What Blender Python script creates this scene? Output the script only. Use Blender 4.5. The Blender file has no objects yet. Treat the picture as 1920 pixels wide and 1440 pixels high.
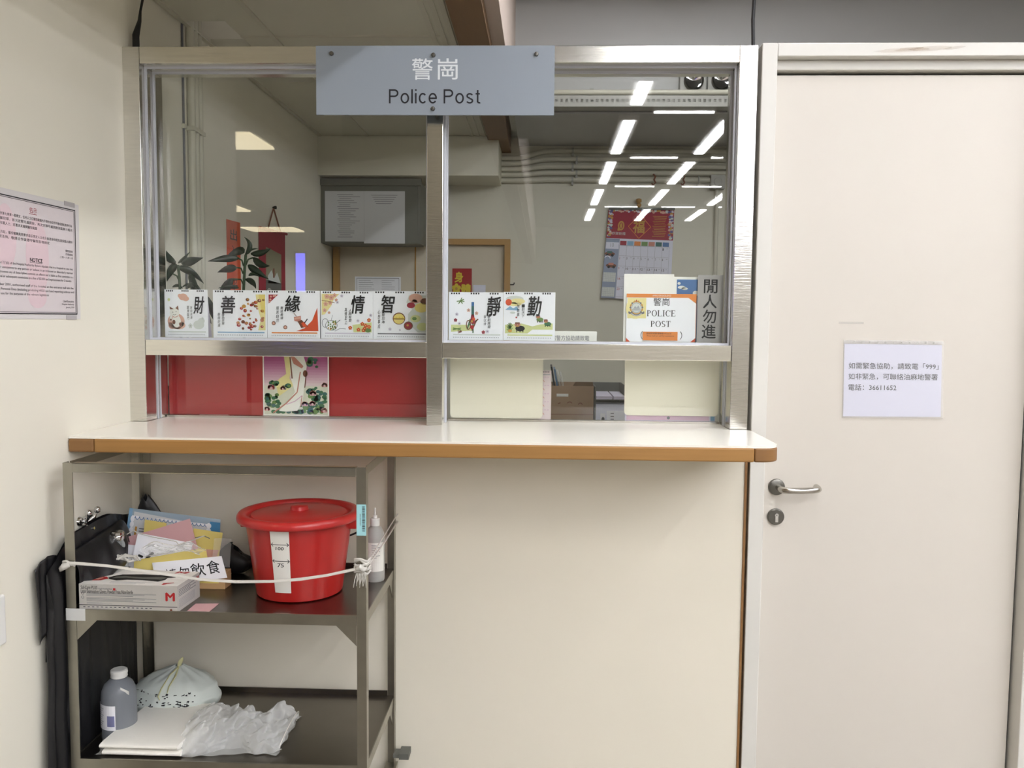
import bpy, math, random
from mathutils import Vector, Matrix, noise
SC = bpy.context.scene
COL = SC.collection
R = random.Random(7)

# ------------------------------------------------------------------ camera, world, exposure
cam_d = bpy.data.cameras.new('camera')
cam_d.lens = 29.978; cam_d.sensor_width = 36; cam_d.sensor_fit = 'HORIZONTAL'; cam_d.clip_start = .05
cam = bpy.data.objects.new('camera', cam_d); COL.objects.link(cam)
_r = Vector((.999256, .037424, .009279)); _u = Vector((-.011952, .071839, .997345)); _f = Vector((-.036658, .996714, -.072233))
_m = Matrix((_r, _u, -_f)).transposed().to_4x4(); _m.translation = Vector((.08514, -2.59761, 1.34707))
cam.matrix_world = _m
SC.camera = cam
w = bpy.data.worlds.new('world'); SC.world = w; w.use_nodes = True
w.node_tree.nodes['Background'].inputs[0].default_value = (1, .96, .9, 1)
w.node_tree.nodes['Background'].inputs[1].default_value = .05
SC.view_settings.view_transform = 'Standard'; SC.view_settings.look = 'None'
SC.view_settings.gamma = 1; SC.view_settings.use_curve_mapping = False
SC.view_settings.exposure = 2.5
LAMP = 7.5          # brightness of the hall's tube lamps

# ------------------------------------------------------------------ materials
def srgb(h):
    if isinstance(h, str):
        h = h.lstrip('#'); c = [int(h[i:i+2], 16)/255 for i in (0, 2, 4)]
    else: c = [x/255 for x in h]
    return tuple(x/12.92 if x <= .04045 else ((x+.055)/1.055)**2.4 for x in c)
MATS = {}
def mat(name, col, rough=.6, metal=0, spec=.5, var=0, scale=8, bump=0, bscale=60, emit=0, aniso=0, trans=0, stretch=None, coat=0):
    if name in MATS: return MATS[name]
    m = bpy.data.materials.new(name); m.use_nodes = True; nt = m.node_tree
    b = nt.nodes['Principled BSDF']; c = srgb(col)
    b.inputs['Base Color'].default_value = (*c, 1); b.inputs['Roughness'].default_value = rough
    b.inputs['Metallic'].default_value = metal; b.inputs['Specular IOR Level'].default_value = spec
    if aniso: b.inputs['Anisotropic'].default_value = aniso
    if coat: b.inputs['Coat Weight'].default_value = coat; b.inputs['Coat Roughness'].default_value = .12
    if var or bump:
        tc = nt.nodes.new('ShaderNodeTexCoord'); mp = nt.nodes.new('ShaderNodeMapping')
        nt.links.new(tc.outputs['Object'], mp.inputs['Vector'])
        if stretch: mp.inputs['Scale'].default_value = stretch
    if var:
        n = nt.nodes.new('ShaderNodeTexNoise'); n.inputs['Scale'].default_value = scale; n.inputs['Detail'].default_value = 6
        nt.links.new(mp.outputs[0], n.inputs['Vector'])
        mx = nt.nodes.new('ShaderNodeMix'); mx.data_type = 'RGBA'
        mx.inputs[6].default_value = (*[x*(1-var) for x in c], 1); mx.inputs[7].default_value = (*[min(1, x*(1+var)) for x in c], 1)
        nt.links.new(n.outputs['Fac'], mx.inputs[0]); nt.links.new(mx.outputs[2], b.inputs['Base Color'])
    if bump:
        n2 = nt.nodes.new('ShaderNodeTexNoise'); n2.inputs['Scale'].default_value = bscale; n2.inputs['Detail'].default_value = 4
        nt.links.new(mp.outputs[0], n2.inputs['Vector'])
        bp = nt.nodes.new('ShaderNodeBump'); bp.inputs['Strength'].default_value = bump; bp.inputs['Distance'].default_value = .002
        nt.links.new(n2.outputs['Fac'], bp.inputs['Height']); nt.links.new(bp.outputs[0], b.inputs['Normal'])
    if emit:
        b.inputs['Emission Color'].default_value = (*c, 1); b.inputs['Emission Strength'].default_value = emit
    if trans:
        out = nt.nodes['Material Output']; t = nt.nodes.new('ShaderNodeBsdfTransparent'); ms = nt.nodes.new('ShaderNodeMixShader')
        lw = nt.nodes.new('ShaderNodeLayerWeight'); lw.inputs[0].default_value = .4
        mr = nt.nodes.new('ShaderNodeMapRange'); mr.inputs[3].default_value = trans; mr.inputs[4].default_value = trans*.35
        nt.links.new(lw.outputs['Facing'], mr.inputs[0]); nt.links.new(mr.outputs[0], ms.inputs[0])
        nt.links.new(b.outputs[0], ms.inputs[1]); nt.links.new(t.outputs[0], ms.inputs[2]); nt.links.new(ms.outputs[0], out.inputs[0])
    MATS[name] = m; return m
def glass_mat():
    m = bpy.data.materials.new('window_glass'); m.use_nodes = True; nt = m.node_tree
    for n in list(nt.nodes):
        if n.type != 'OUTPUT_MATERIAL': nt.nodes.remove(n)
    out = [n for n in nt.nodes if n.type == 'OUTPUT_MATERIAL'][0]
    t = nt.nodes.new('ShaderNodeBsdfTransparent'); t.inputs[0].default_value = (.985, .998, .988, 1)
    g = nt.nodes.new('ShaderNodeBsdfGlossy'); g.inputs['Roughness'].default_value = 0
    lw = nt.nodes.new('ShaderNodeLayerWeight'); p = nt.nodes.new('ShaderNodeMath'); p.operation = 'POWER'; p.inputs[1].default_value = 5
    lw.inputs[0].default_value = .5
    a = nt.nodes.new('ShaderNodeMath'); a.operation = 'MULTIPLY_ADD'; a.inputs[1].default_value = .9; a.inputs[2].default_value = .04
    ms = nt.nodes.new('ShaderNodeMixShader'); L = nt.links.new
    L(lw.outputs['Facing'], p.inputs[0]); L(p.outputs[0], a.inputs[0]); L(a.outputs[0], ms.inputs[0])
    L(t.outputs[0], ms.inputs[1]); L(g.outputs[0], ms.inputs[2]); L(ms.outputs[0], out.inputs[0])
    return m
GLASS = glass_mat()
CREAM = mat('cream_paint', '#eeeadc', .55, var=.025, scale=3, bump=.08, bscale=45)
BOOTH = mat('booth_paint', '#dcd9c9', .6, var=.03, scale=3)
PANEL = mat('cream_laminate', '#ece6d6', .45, var=.02, scale=4)
HALLW = mat('hall_wall_paint', '#b8b3a8', .6, var=.03, scale=2)
DOORM = mat('door_paint', '#d6d0c6', .42, var=.015, scale=5)
FRAMEM = mat('door_frame_paint', '#dbd9d2', .4, var=.02, scale=20)
STEEL = mat('brushed_steel_upright', '#d8d6d0', .15, 1, var=.1, scale=14, bump=.12, bscale=22, stretch=(1, 1, 14))
STEELH = mat('brushed_steel', '#e4e1d8', .18, 1, var=.1, scale=14, bump=.12, bscale=22, stretch=(.6, 8, 8))
TROLLEY = mat('trolley_steel', '#a8a59a', .33, 1, var=.18, scale=18)
SHELFM = mat('trolley_shelf_steel', '#7f7a72', .28, 1, var=.12, scale=9)
GASKET = mat('glazing_bead', '#c9ccd4', .5)
WOOD = mat('wood_edging', '#a67a42', .5, var=.16, scale=5, stretch=(1, 12, 18))
WOODD = mat('dark_wood_edging', '#8b6439', .5, var=.14, scale=6, stretch=(2, 2, 10))
LAMI = mat('white_worktop', '#faf7ee', .22, var=.01, scale=5)
BROWN = mat('brown_timber', '#836547', .55, var=.1, scale=5, stretch=(10, 1, 10))
PINKISH = mat('bulkhead_paint', '#d3c2b6', .6, var=.04, scale=4)
BEAMG = mat('beam_paint', '#c2c2c0', .6, var=.03, scale=3)
TILE = mat('ceiling_tile', '#d9d6c6', .8, var=.02, scale=5)
TBAR = mat('ceiling_bar', '#d2cebd', .5)
HALLC = mat('hall_ceiling', '#62625f', .8)
FLOORM = mat('vinyl_floor', '#8d867b', .35, var=.06, scale=6)
DARK = mat('black_and_gap_shade', '#161310', .7)  # own black of nail and hook; in gaps and openings it paints shade
BLACK = mat('black_plastic', '#1b1b1d', .5)
INK = mat('black_ink', '#1d1d22', .7); INKB = mat('brush_ink', '#15151a', .6); GREYINK = mat('grey_ink', '#73747c', .7); LIGHTINK = mat('light_grey_ink', '#a9abb3', .7)
PAPER = mat('white_paper', '#f8f9ff', .55); PAPERB = mat('bluish_paper', '#e4e5f4', .5); WARMP = mat('warm_paper', '#f0efe9', .55)
REDINK = mat('red_ink', '#b3262b', .55); MAROON = mat('maroon_paper', '#a02238', .6); REDP = mat('red_paper', '#a81a1f', .5)
ORANGE = mat('orange_paper', '#e58a3c', .5); ORANGER = mat('orange_red_paper', '#d8532b', .6); YELLOW = mat('yellow_paper', '#e8d57c', .6)
BRIGHTY = mat('bright_yellow', '#e0c83a', .55); PINK = mat('pink_paper', '#dcaeb0', .6); GREEN = mat('leaf_green_print', '#6f9150', .6); PALEG = mat('pale_green_print', '#d3d99a', .6)
PALEGREY = mat('pale_grey_print', '#d5dad6', .6); BLUEP = mat('blue_print', '#86b0d2', .5); SKYB = mat('sky_blue_print', '#3f6fa8', .4); TEAL = mat('teal_print', '#3b6b66', .6)
PEACH = mat('peach_print', '#dfae9b', .6); SALMON = mat('salmon_print', '#c98677', .6); BROWNP = mat('brown_print', '#7c4a35', .6); GOLD = mat('gold_print', '#c99746', .55)
PURPLE = mat('purple_print', '#b5568f', .6); LILAC = mat('lilac_print', '#d9b6cc', .6); LAV = mat('lavender_paper', '#d8d2e2', .6); DGREEN = mat('dark_green_print', '#3f7350', .6)
GREYSIGN = mat('grey_sign', '#b3b0af', .5); SIGN = mat('frosted_acrylic', '#959ea8', .5, spec=.4)
SIGNW = mat('white_lettering', '#e6ebee', .5); CHROME = mat('chrome', '#d8d8d8', .08, 1); SATIN = mat('satin_steel', '#c4c0b8', .22, 1); DSATIN = mat('dark_satin_steel', '#77756f', .35, 1)
CONDUIT = mat('painted_conduit', '#d2cfbf', .4); GREYP = mat('grey_paint', '#b1b0a9', .5); DGREY = mat('dark_grey_board', '#65665f', .6, var=.05, scale=6)
BOARD = mat('pinboard', '#d6ccb9', .8, var=.04, scale=30); FRAMEW = mat('oak_frame', '#b58c50', .5, var=.12, scale=8)
REDPL = mat('red_plastic', '#b92422', .3, var=.05, scale=5, coat=.2); REDLID = mat('red_lid_plastic', '#c02c2b', .32, var=.04, scale=6, coat=.2)
BAGB = mat('black_bin_bag', '#1c1c1e', .38, bump=.5, bscale=25); BAGW = mat('white_bag_film', '#e3ebe6', .35, trans=.18, bump=.4, bscale=18)
CLEARP = mat('clear_film', '#eef0ee', .15, trans=.78); CRUMP = mat('crumpled_clear_film', '#f2f4f4', .12, trans=.66, bump=.6, bscale=40); CLEARJ = mat('clear_jar', '#dfe5e4', .08, trans=.75); SLEEVE = mat('sleeve_film', '#f4f4f4', .1, trans=.9); MILKY = mat('milky_plastic', '#8e939b', .22, trans=.3)
SPRAYM = mat('milky_bottle', '#bcbcb8', .3, trans=.12); WHITEPL = mat('white_plastic', '#e9e9e6', .35); CLOTH = mat('white_cloth', '#f3f1ea', .85, var=.02, scale=40, bump=.25, bscale=120)
STRING = mat('plastic_string', '#d2cfc8', .3, bump=.4, bscale=60); TAN = mat('tan_card', '#c7a274', .7, var=.05); CARDB = mat('cardboard', '#a3886c', .75, var=.06, scale=10)
LBLUE = mat('light_blue_label', '#a9dfe6', .45); LEAF = mat('plant_leaf', '#20301f', .35, var=.2, scale=20); STEMM = mat('plant_stem', '#2f4426', .5); CERAMIC = mat('dark_ceramic', '#4a4f4a', .25)
BOARDC = mat('cream_board_laminate', '#f2ebda', .4, var=.02, scale=5)
PURE = mat('bright_white', '#f6f4ee', .5); FOLDER = mat('blue_folder', '#4d6c8a', .35); BOXW = mat('white_box_card', '#f2efea', .45); PALEY = mat('pale_yellow_print', '#ece0a0', .6)
LAMPM = mat('lamp_diffuser', '#f8f8fc', .5, emit=LAMP); LAMPW = mat('warm_lamp_panel', '#ffeec8', .5, emit=LAMP*.22); SCREEN = mat('lit_blue_screen', '#6f6cff', .4, emit=2.5)
LAMPC = mat('lamp_housing', '#e8e8e4', .4)

# ------------------------------------------------------------------ helpers
class MB:
    """collects simple shapes in world space and links them as one mesh object"""
    def __init__(s): s.v = []; s.f = []; s.m = []; s.mats = []
    def mi(s, m):
        if m not in s.mats: s.mats.append(m)
        return s.mats.index(m)
    def add(s, vs, fs, m):
        k = len(s.v); s.v += [tuple(x) for x in vs]; i = s.mi(m)
        for f in fs: s.f.append([k+j for j in f]); s.m.append(i)
        return s
    def box(s, x0, y0, z0, x1, y1, z1, m):
        vs = [(x, y, z) for z in (z0, z1) for y in (y0, y1) for x in (x0, x1)]
        return s.add(vs, [(0, 2, 3, 1), (4, 5, 7, 6), (0, 1, 5, 4), (2, 6, 7, 3), (0, 4, 6, 2), (1, 3, 7, 5)], m)
    def prism(s, pts, d, m):
        n = len(pts); d = Vector(d); vs = [Vector(p) for p in pts] + [Vector(p)+d for p in pts]
        return s.add(vs, [list(range(n)), list(range(2*n-1, n-1, -1))] + [(i, i+n, (i+1) % n+n, (i+1) % n) for i in range(n)], m)
    def tube(s, pts, r, m, n=10, caps=True, flat=1.0):
        pts = [Vector(p) for p in pts]; rs = r if isinstance(r, (list, tuple)) else [r]*len(pts)
        vs = []; fs = []; up = None
        for i, p in enumerate(pts):
            t = (pts[min(i+1, len(pts)-1)] - pts[max(i-1, 0)]).normalized()
            if up is None: up = t.orthogonal().normalized()
            a = t.cross(up)
            if a.length < 1e-5: a = t.orthogonal()
            a.normalize(); up = a.cross(t).normalized()
            for k in range(n):
                q = 2*math.pi*k/n; vs.append(p + rs[i]*(math.cos(q)*up + flat*math.sin(q)*a))
        for i in range(len(pts)-1):
            for k in range(n):
                fs.append((i*n+k, i*n+(k+1) % n, (i+1)*n+(k+1) % n, (i+1)*n+k))
        if caps: fs += [list(range(n-1, -1, -1)), list(range((len(pts)-1)*n, len(pts)*n))]
        return s.add(vs, fs, m)
    def lathe(s, prof, c, m, n=40, axis='z', caps=True):
        vs = []; fs = []
        for (r, h) in prof:
            for k in range(n):
                q = 2*math.pi*k/n; a, b = r*math.cos(q), r*math.sin(q)
                vs.append({'z': (c[0]+a, c[1]+b, c[2]+h), 'y': (c[0]+a, c[1]+h, c[2]+b), 'x': (c[0]+h, c[1]+a, c[2]+b)}[axis])
        for i in range(len(prof)-1):
            for k in range(n): fs.append((i*n+k, i*n+(k+1) % n, (i+1)*n+(k+1) % n, (i+1)*n+k))
        if caps: fs += [list(range(n)), list(range((len(prof)-1)*n, len(prof)*n))]
        return s.add(vs, fs, m)
    def grid(s, fn, nu, nv, m, wrap=False):
        vs = [fn(i/(nu if wrap else nu-1), j/(nv-1)) for j in range(nv) for i in range(nu)]; fs = []
        for j in range(nv-1):
            for i in range(nu if wrap else nu-1):
                a = i; b = (i+1) % nu; fs.append((j*nu+a, j*nu+b, (j+1)*nu+b, (j+1)*nu+a))
        return s.add(vs, fs, m)
    def build(s, name, parent=None, loc=None, smooth=None, bevel=0, seg=2, solid=0, label=None, kind=None, cat=None, group=None, sub=0):
        if parent is not None: loc = parent.get('_base', (0, 0, 0))
        elif loc is None:
            xs, ys, zs = zip(*s.v); loc = ((min(xs)+max(xs))/2, (min(ys)+max(ys))/2, min(zs))
        me = bpy.data.meshes.new(name)
        me.from_pydata([(v[0]-loc[0], v[1]-loc[1], v[2]-loc[2]) for v in s.v], [], s.f)
        for m in s.mats: me.materials.append(m)
        me.polygons.foreach_set('material_index', s.m); me.update()
        if smooth:
            me.polygons.foreach_set('use_smooth', [True]*len(me.polygons)); me.set_sharp_from_angle(angle=math.radians(smooth))
        o = bpy.data.objects.new(name, me); COL.objects.link(o)
        BASE[o.name] = tuple(loc)
        if parent is not None: o.parent = parent
        else: o.location = loc
        o['_base'] = tuple(loc)
        if sub: sm = o.modifiers.new('sub', 'SUBSURF'); sm.levels = sub; sm.render_levels = sub
        if solid: so = o.modifiers.new('solid', 'SOLIDIFY'); so.thickness = solid
        if bevel:
            b = o.modifiers.new('bevel', 'BEVEL'); b.width = bevel; b.segments = seg; b.limit_method = 'ANGLE'; b.angle_limit = math.radians(40)
        return tag(o, label, cat, group, kind)
BASE = {}
def tag(o, label=None, cat=None, group=None, kind=None):
    if label: o['label'] = label
    if cat: o['category'] = cat
    if group: o['group'] = group
    if kind: o['kind'] = kind
    return o
def thing(name, label, cat, loc, group=None, kind=None):
    o = bpy.data.objects.new(name, None); COL.objects.link(o); o.location = loc; o['_base'] = tuple(loc); o.empty_display_size = .05
    return tag(o, label, cat, group, kind)
def dup(o, dloc=None, label=None, parent=None):
    c = o.copy(); COL.objects.link(c)
    if parent is not None: c.parent = parent
    if dloc: c.location = Vector(o.location) + Vector(dloc)
    if label: c['label'] = label
    for ch in list(o.children): dup(ch, None, None, c)
    return c
_tc = {}
def glyphs(txt, bold=0, shear=0, spacing=1):
    k = (txt, bold, shear, spacing)
    if k not in _tc:
        cu = bpy.data.curves.new('t', 'FONT'); cu.body = txt; cu.resolution_u = 2; cu.offset = bold; cu.shear = shear; cu.space_character = spacing
        o = bpy.data.objects.new('t', cu); COL.objects.link(o); me = o.to_mesh()
        _tc[k] = ([tuple(v.co[:2]) for v in me.vertices], [list(p.vertices) for p in me.polygons])
        o.to_mesh_clear(); bpy.data.objects.remove(o); bpy.data.curves.remove(cu)
    return _tc[k]
class Sheet(MB):
    """a flat printed sheet: four corners, a print area in its own drawing units (y down), ink laid on top"""
    def __init__(s, tl, tr, br, bl, art, base, thick=.0012):
        super().__init__(); s.c = [Vector(p) for p in (tl, tr, br, bl)]; s.art = art
        s.n = (s.c[1]-s.c[0]).cross(s.c[0]-s.c[3]).normalized()
        s.prism(s.c, -s.n*thick, base)
    def p(s, x, y, k=0):
        a = s.art; u = (x-a[0])/(a[2]-a[0]); v = (y-a[1])/(a[3]-a[1]); tl, tr, br, bl = s.c
        return (tl*(1-u)+tr*u)*(1-v)+(bl*(1-u)+br*u)*v + s.n*(.0004+.00022*k)
    def poly(s, pts, m, k=0): return s.add([s.p(x, y, k) for x, y in pts], [list(range(len(pts)))], m)
    def rect(s, x0, y0, x1, y1, m, k=0): return s.poly([(x0, y0), (x0, y1), (x1, y1), (x1, y0)], m, k)
    def disc(s, x, y, rx, m, k=0, ry=None, n=14, a0=0, a1=360):
        ry = ry or rx; full = abs(a1-a0) >= 360
        return s.poly([(x+rx*math.cos(math.radians(a0+(a1-a0)*i/n)), y+ry*math.sin(math.radians(a0+(a1-a0)*i/n))) for i in range(n if full else n+1)], m, k)
    def ring(s, x, y, rx, ry, w, m, k=0, a0=0, a1=360, n=28, w2=None):
        vs = []; fs = []
        w2 = w if w2 is None else w2
        for i in range(n+1):
            q = math.radians(a0+(a1-a0)*i/n); c, d = math.cos(q), math.sin(q)
            vs += [s.p(x+rx*c, y+ry*d, k), s.p(x+(rx-w)*c, y+(ry-w2)*d, k)]
        return s.add(vs, [(2*i, 2*i+1, 2*i+3, 2*i+2) for i in range(n)], m)
    def line(s, pts, w, m, k=0):
        for (x0, y0), (x1, y1) in zip(pts, pts[1:]):
            L = math.hypot(x1-x0, y1-y0) or 1; a, b = -(y1-y0)/L*w/2, (x1-x0)/L*w/2
            s.poly([(x0+a, y0+b), (x1+a, y1+b), (x1-a, y1-b), (x0-a, y0-b)], m, k)
        return s
    def txt(s, t, x0, y0, x1, y1, m, k=1, bold=0, shear=0, spacing=1):
        vs, fs = glyphs(t, 0, shear, spacing)
        if not vs: return s
        xs = [v[0] for v in vs]; ys = [v[1] for v in vs]; a, b, c, d = min(xs), max(xs), min(ys), max(ys)
        e = bold*(x1-x0)/(b-a or 1); sh = [(0, 0)] if not bold else [(-e, 0), (e, 0), (0, -e), (0, e)]       # thicker strokes
        for i, (ex, ey) in enumerate(sh):
            s.add([s.p(x0+ex+(x-a)/(b-a or 1)*(x1-x0), y1+ey-(y-c)/(d-c or 1)*(y1-y0), k+.12*i) for x, y in vs], fs, m)
        return s
    def sans(s, t, x0, y0, x1, y1, m, k=1):
        """plain grotesque lettering of even stroke for the sign board"""
        wd = {'P': .62, 'o': .56, 'l': .11, 'i': .11, 'c': .5, 'e': .55, 's': .48, 't': .28, ' ': .16}
        gap = .135; tot = sum(wd[c] for c in t)+gap*(len(t)-1); H = y1-y0; S = (x1-x0)/tot; th = .105*S; xm = y0+H*.27; x = x0; ht = H*.115
        for c in t:
            W = wd[c]*S; cy = (xm+y1)/2; ry = (y1-xm)/2*1.03
            if c in 'Pli': s.rect(x, xm if c == 'i' else y0, x+th, y1, m, k)
            if c == 'i': s.rect(x, y0, x+th, y0+ht, m, k)
            if c == 'P':
                yb = y0+H*.56; s.rect(x+th, y0, x+W*.55, y0+ht, m, k); s.rect(x+th, yb-ht, x+W*.55, yb, m, k); s.ring(x+W*.55, (y0+yb)/2, W*.45, (yb-y0)/2, th, m, k, -90, 90, w2=ht)
            if c == 'o': s.ring(x+W/2, cy, W/2, ry, th, m, k, w2=ht)
            if c == 'c': s.ring(x+W*.53, cy, W*.53, ry, th, m, k, 42, 318, w2=ht)
            if c == 'e': s.ring(x+W/2, cy, W/2, ry, th, m, k, 38, 360, w2=ht); s.rect(x+th*.6, cy-ht*.45, x+W-th*.1, cy+ht*.5, m, k)
            if c == 's': s.ring(x+W/2, xm+ry*.52, W*.46, ry*.53, th, m, k, 85, 340, w2=ht*.95); s.ring(x+W/2, y1-ry*.5, W*.48, ry*.53, th, m, k, -95, 160, w2=ht*.95)
            if c == 't': s.rect(x+W*.3, y0+H*.06, x+W*.3+th, y1-ht*.9, m, k); s.rect(x, xm, x+W, xm+ht*.85, m, k); s.ring(x+W*.3+th*1.6, y1-ht*1.5, th*1.6, ht*1.55, th, m, k, 60, 180, w2=ht*.9)
            x += W+gap*S
        return s
    def col(s, t, x, y0, y1, w, m, k=1, bold=0, shear=0):
        h = (y1-y0)/len(t)
        for i, ch in enumerate(t): s.txt(ch, x-w/2, y0+h*i+h*.06, x+w/2, y0+h*(i+1)-h*.06, m, k, bold, shear)
        return s
    def serif(s, t, x0, y0, x1, y1, m, k=1):
        """roman lettering with thick and thin strokes and serifs"""
        wd = {'P': .56, 'O': .74, 'L': .6, 'I': .33, 'C': .68, 'E': .6, 'S': .52, 'T': .62, 'N': .74}
        tot = sum(wd[c] for c in t)+.1*(len(t)-1); sx = (x1-x0)/tot; H = y1-y0; x = x0
        for c in t:
            W = wd[c]*sx; th = .13*sx; tn = .05*H
            X = lambda u: x+u*W
            Y = lambda v: y0+v*H
            def stem(u): s.rect(X(u), y0, X(u)+th, y1, m, k)
            def ser(u, v, wdt): s.rect(X(u)-wdt*sx, Y(v)-tn/2, X(u)+th+wdt*sx, Y(v)+tn/2, m, k)
            if c in 'PLIET' or c == 'N':
                if c == 'T': stem(.4); s.rect(x, y0, x+W, y0+tn*1.2, m, k); s.rect(x, y0, x+tn, Y(.25), m, k); s.rect(x+W-tn, y0, x+W, Y(.25), m, k); ser(.4, .98, .08)
                elif c == 'I': stem(.3); ser(.3, .02, .08); ser(.3, .98, .08)
                elif c == 'N':
                    s.rect(X(.08), y0, X(.08)+tn, y1, m, k); s.rect(X(.86), y0, X(.86)+tn, y1, m, k)
                    s.poly([(X(.02), y0), (X(.02)+th*1.3, y0), (X(.92), y1), (X(.92)-th*.5, y1)], m, k)
                else:
                    stem(.1); ser(.1, .02, .06); ser(.1, .98, .06)
                    if c == 'P': s.ring(X(.3), Y(.27), W*.66, H*.27, th*.95, m, k, -90, 90, w2=tn)
                    if c in 'EL': s.rect(X(.1), y1-tn, x+W, y1, m, k); s.rect(x+W-tn, Y(.74), x+W, y1, m, k)
                    if c == 'E': s.rect(X(.1), y0, X(.95), y0+tn, m, k); s.rect(X(.95)-tn, y0, X(.95), Y(.22), m, k); s.rect(X(.1), Y(.47), X(.7), Y(.47)+tn, m, k); s.rect(X(.7)-tn, Y(.36), X(.7), Y(.62), m, k)
            elif c == 'O': s.ring(X(.5), Y(.5), W*.5, H*.52, th, m, k, w2=tn)
            elif c == 'C': s.ring(X(.52), Y(.5), W*.52, H*.52, th, m, k, 48, 318, w2=tn); s.rect(x+W-tn*1.4, y0, x+W-tn*.2, Y(.3), m, k)
            elif c == 'S':
                s.ring(X(.5), Y(.26), W*.45, H*.27, th*.9, m, k, 80, 330, w2=tn*1.5); s.ring(X(.5), Y(.74), W*.48, H*.27, th*.9, m, k, -100, 150, w2=tn*1.5)
            x += W+.1*sx
        return s
    def put(s, name, label, cat, parent=None, group=None):
        return s.build(name, parent=parent, label=label, cat=cat, group=group)
def wall_sheet(x0, z1, x1, z0, y, art, base, thick=.0012):          # a sheet facing the hall
    return Sheet((x0, y, z1), (x1, y, z1), (x1, y, z0), (x0, y, z0), art, base, thick)
def struct(mb, name, **k): return mb.build(name, kind='structure', **k)

FZ = -.12      # floor level; heights below were measured from the door notice (an A4 sheet)
# ------------------------------------------------------------------ shell
struct(MB().box(-7.2, -12.2, FZ-.1, 7.8, 2.8, FZ, FLOORM), 'floor')
struct(MB().box(-1.36, -.75, FZ, -1.2, 2.6, 3.0, CREAM), 'wall_left')
struct(MB().box(-1.2, .0, FZ, .702, .03, .984, PANEL), 'wall_front')
struct(MB().box(.702, -.004, FZ, .709, .05, .984, WOODD), 'trim_1')
struct(MB().box(-1.36, 2.6, FZ, 3.05, 2.75, 3.0, BOOTH), 'wall_back')
struct(MB().box(2.9, .12, FZ, 3.05, 2.6, 3.0, BOOTH), 'wall_right')
struct(MB().box(-.078, 1.8, 2.4, 2.9, 2.6, 3.0, BEAMG), 'beam')
struct(MB().box(-1.2, 2.24, 2.165, -.18, 2.6, 2.383, BOOTH), 'beam')
# low tiled ceiling: it runs from the hall over the left part of the counter to the back of the booth
c = MB(); zc = 2.385
for (x0, y0, x1, y1) in ((-7.2, -12.2, -.24, .42), (-1.36, .42, -1.2, .70), (-1.04, .42, -.24, .70), (-1.36, .70, -.24, 2.6)):
    c.box(x0, y0, zc, x1, y1, zc+.03, TILE)
for x in (-1.185, -.92, -.33, -.295, -.262): c.box(x-.009, -1.8, zc-.006, x+.009, 2.24, zc, TBAR)
for y in (-1.2, -.6, 0, .58, 1.18, 1.78): c.box(-1.04, y-.006, zc-.004, -.3, y+.006, zc, TBAR)
struct(c, 'ceiling', loc=(0, 0, zc))
struct(MB().box(-1.2, .42, 2.6, -1.04, .70, 2.62, DARK), 'cavity_shade_sheet')  # black sheet over the tile hole, painted dark to stand for shade
struct(MB().box(-.24, -12.2, 2.36, -.125, 2.6, 2.50, BROWN), 'trim_2')
struct(MB().box(-.20, -12.2, 2.5, -.076, 1.8, 3.0, PINKISH).box(-.125, -12.2, 2.40, -.076, 1.8, 2.5, PINKISH), 'wall_bulkhead')
struct(MB().box(-.24, -12.2, 3.0, 7.8, 2.75, 3.08, HALLC), 'ceiling')
# the hall behind the camera
struct(MB().box(-7.2, -12.35, FZ, 7.8, -12.2, 3.0, HALLW), 'wall_far')
struct(MB().box(7.7, -12.2, FZ, 7.85, .15, 3.0, HALLW), 'wall_hall_right')
struct(MB().box(-7.35, -12.2, FZ, -7.2, -.6, 2.6, HALLW), 'wall_hall_left')
struct(MB().box(-7.2, -.75, FZ, -1.36, -.6, 2.6, HALLW), 'wall_hall_front')
struct(MB().box(1.62, .0, FZ, 7.7, .12, 2.175, CREAM), 'wall_front_right')

# ------------------------------------------------------------------ lamps of the hall
def tube_lamp():
    t = thing('ceiling_lamp', 'long white tube lamp in the hall ceiling, rows mirrored in the right window pane, others added for light', 'lamp', (.745, -1.29, 2.955), 'long tube lamps of the hall ceiling')
    MB().box(.665, -1.96, 2.962, .825, -.62, 3.0, LAMPC).build('lamp_housing', t)
    MB().box(.70, -1.95, 2.95, .79, -.63, 2.962, LAMPM).build('lamp_diffuser', t)
    return t
def cross_lamp():
    t = thing('cross_lamp', 'short white cross lamp between tube lamps, a thin line mirrored in the right pane', 'lamp', (1.137, -2.13, 2.955), 'short cross lamps of the hall ceiling')
    MB().box(.90, -2.18, 2.965, 1.375, -2.08, 3.0, LAMPC).build('lamp_housing', t)
    MB().box(.91, -2.145, 2.955, 1.365, -2.115, 2.965, LAMPM).build('lamp_diffuser', t)
    return t
tl0 = tube_lamp(); tl0.location.y -= 1.69; cl0 = cross_lamp()
for i, dy in enumerate((-1.69, -3.53, -5.29, -7.06, -8.85, 0, 1.77)):
    for j in range(6):
        if (i, j) != (0, 0) and not (dy == 0 and j == 1) and not (dy > 0 and j > 0): dup(tl0, (.785*j, dy+1.69, 0))  # lamp above the booth and the outermost columns are unseen, added for light
for i, dy in enumerate((-1.77, -3.57, -5.34, -7.12)):
    for j in range(3): dup(cl0, (.785*j, dy, 0)) if (i or j) else None
cl0.location.y += -1.77
lp0 = thing('ceiling_panel_lamp', 'square warm lamp panel in the low hall ceiling, mirrored in the left pane except the added outer one', 'lamp', (-1.83, -2.15, 2.36), 'warm panel lamps of the low ceiling')
MB().box(-2.14, -2.46, 2.368, -1.51, -1.86, 2.385, LAMPC).build('lamp_housing', lp0)
MB().box(-2.12, -2.30, 2.356, -1.53, -1.88, 2.368, LAMPW).build('lamp_diffuser', lp0)
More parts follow.
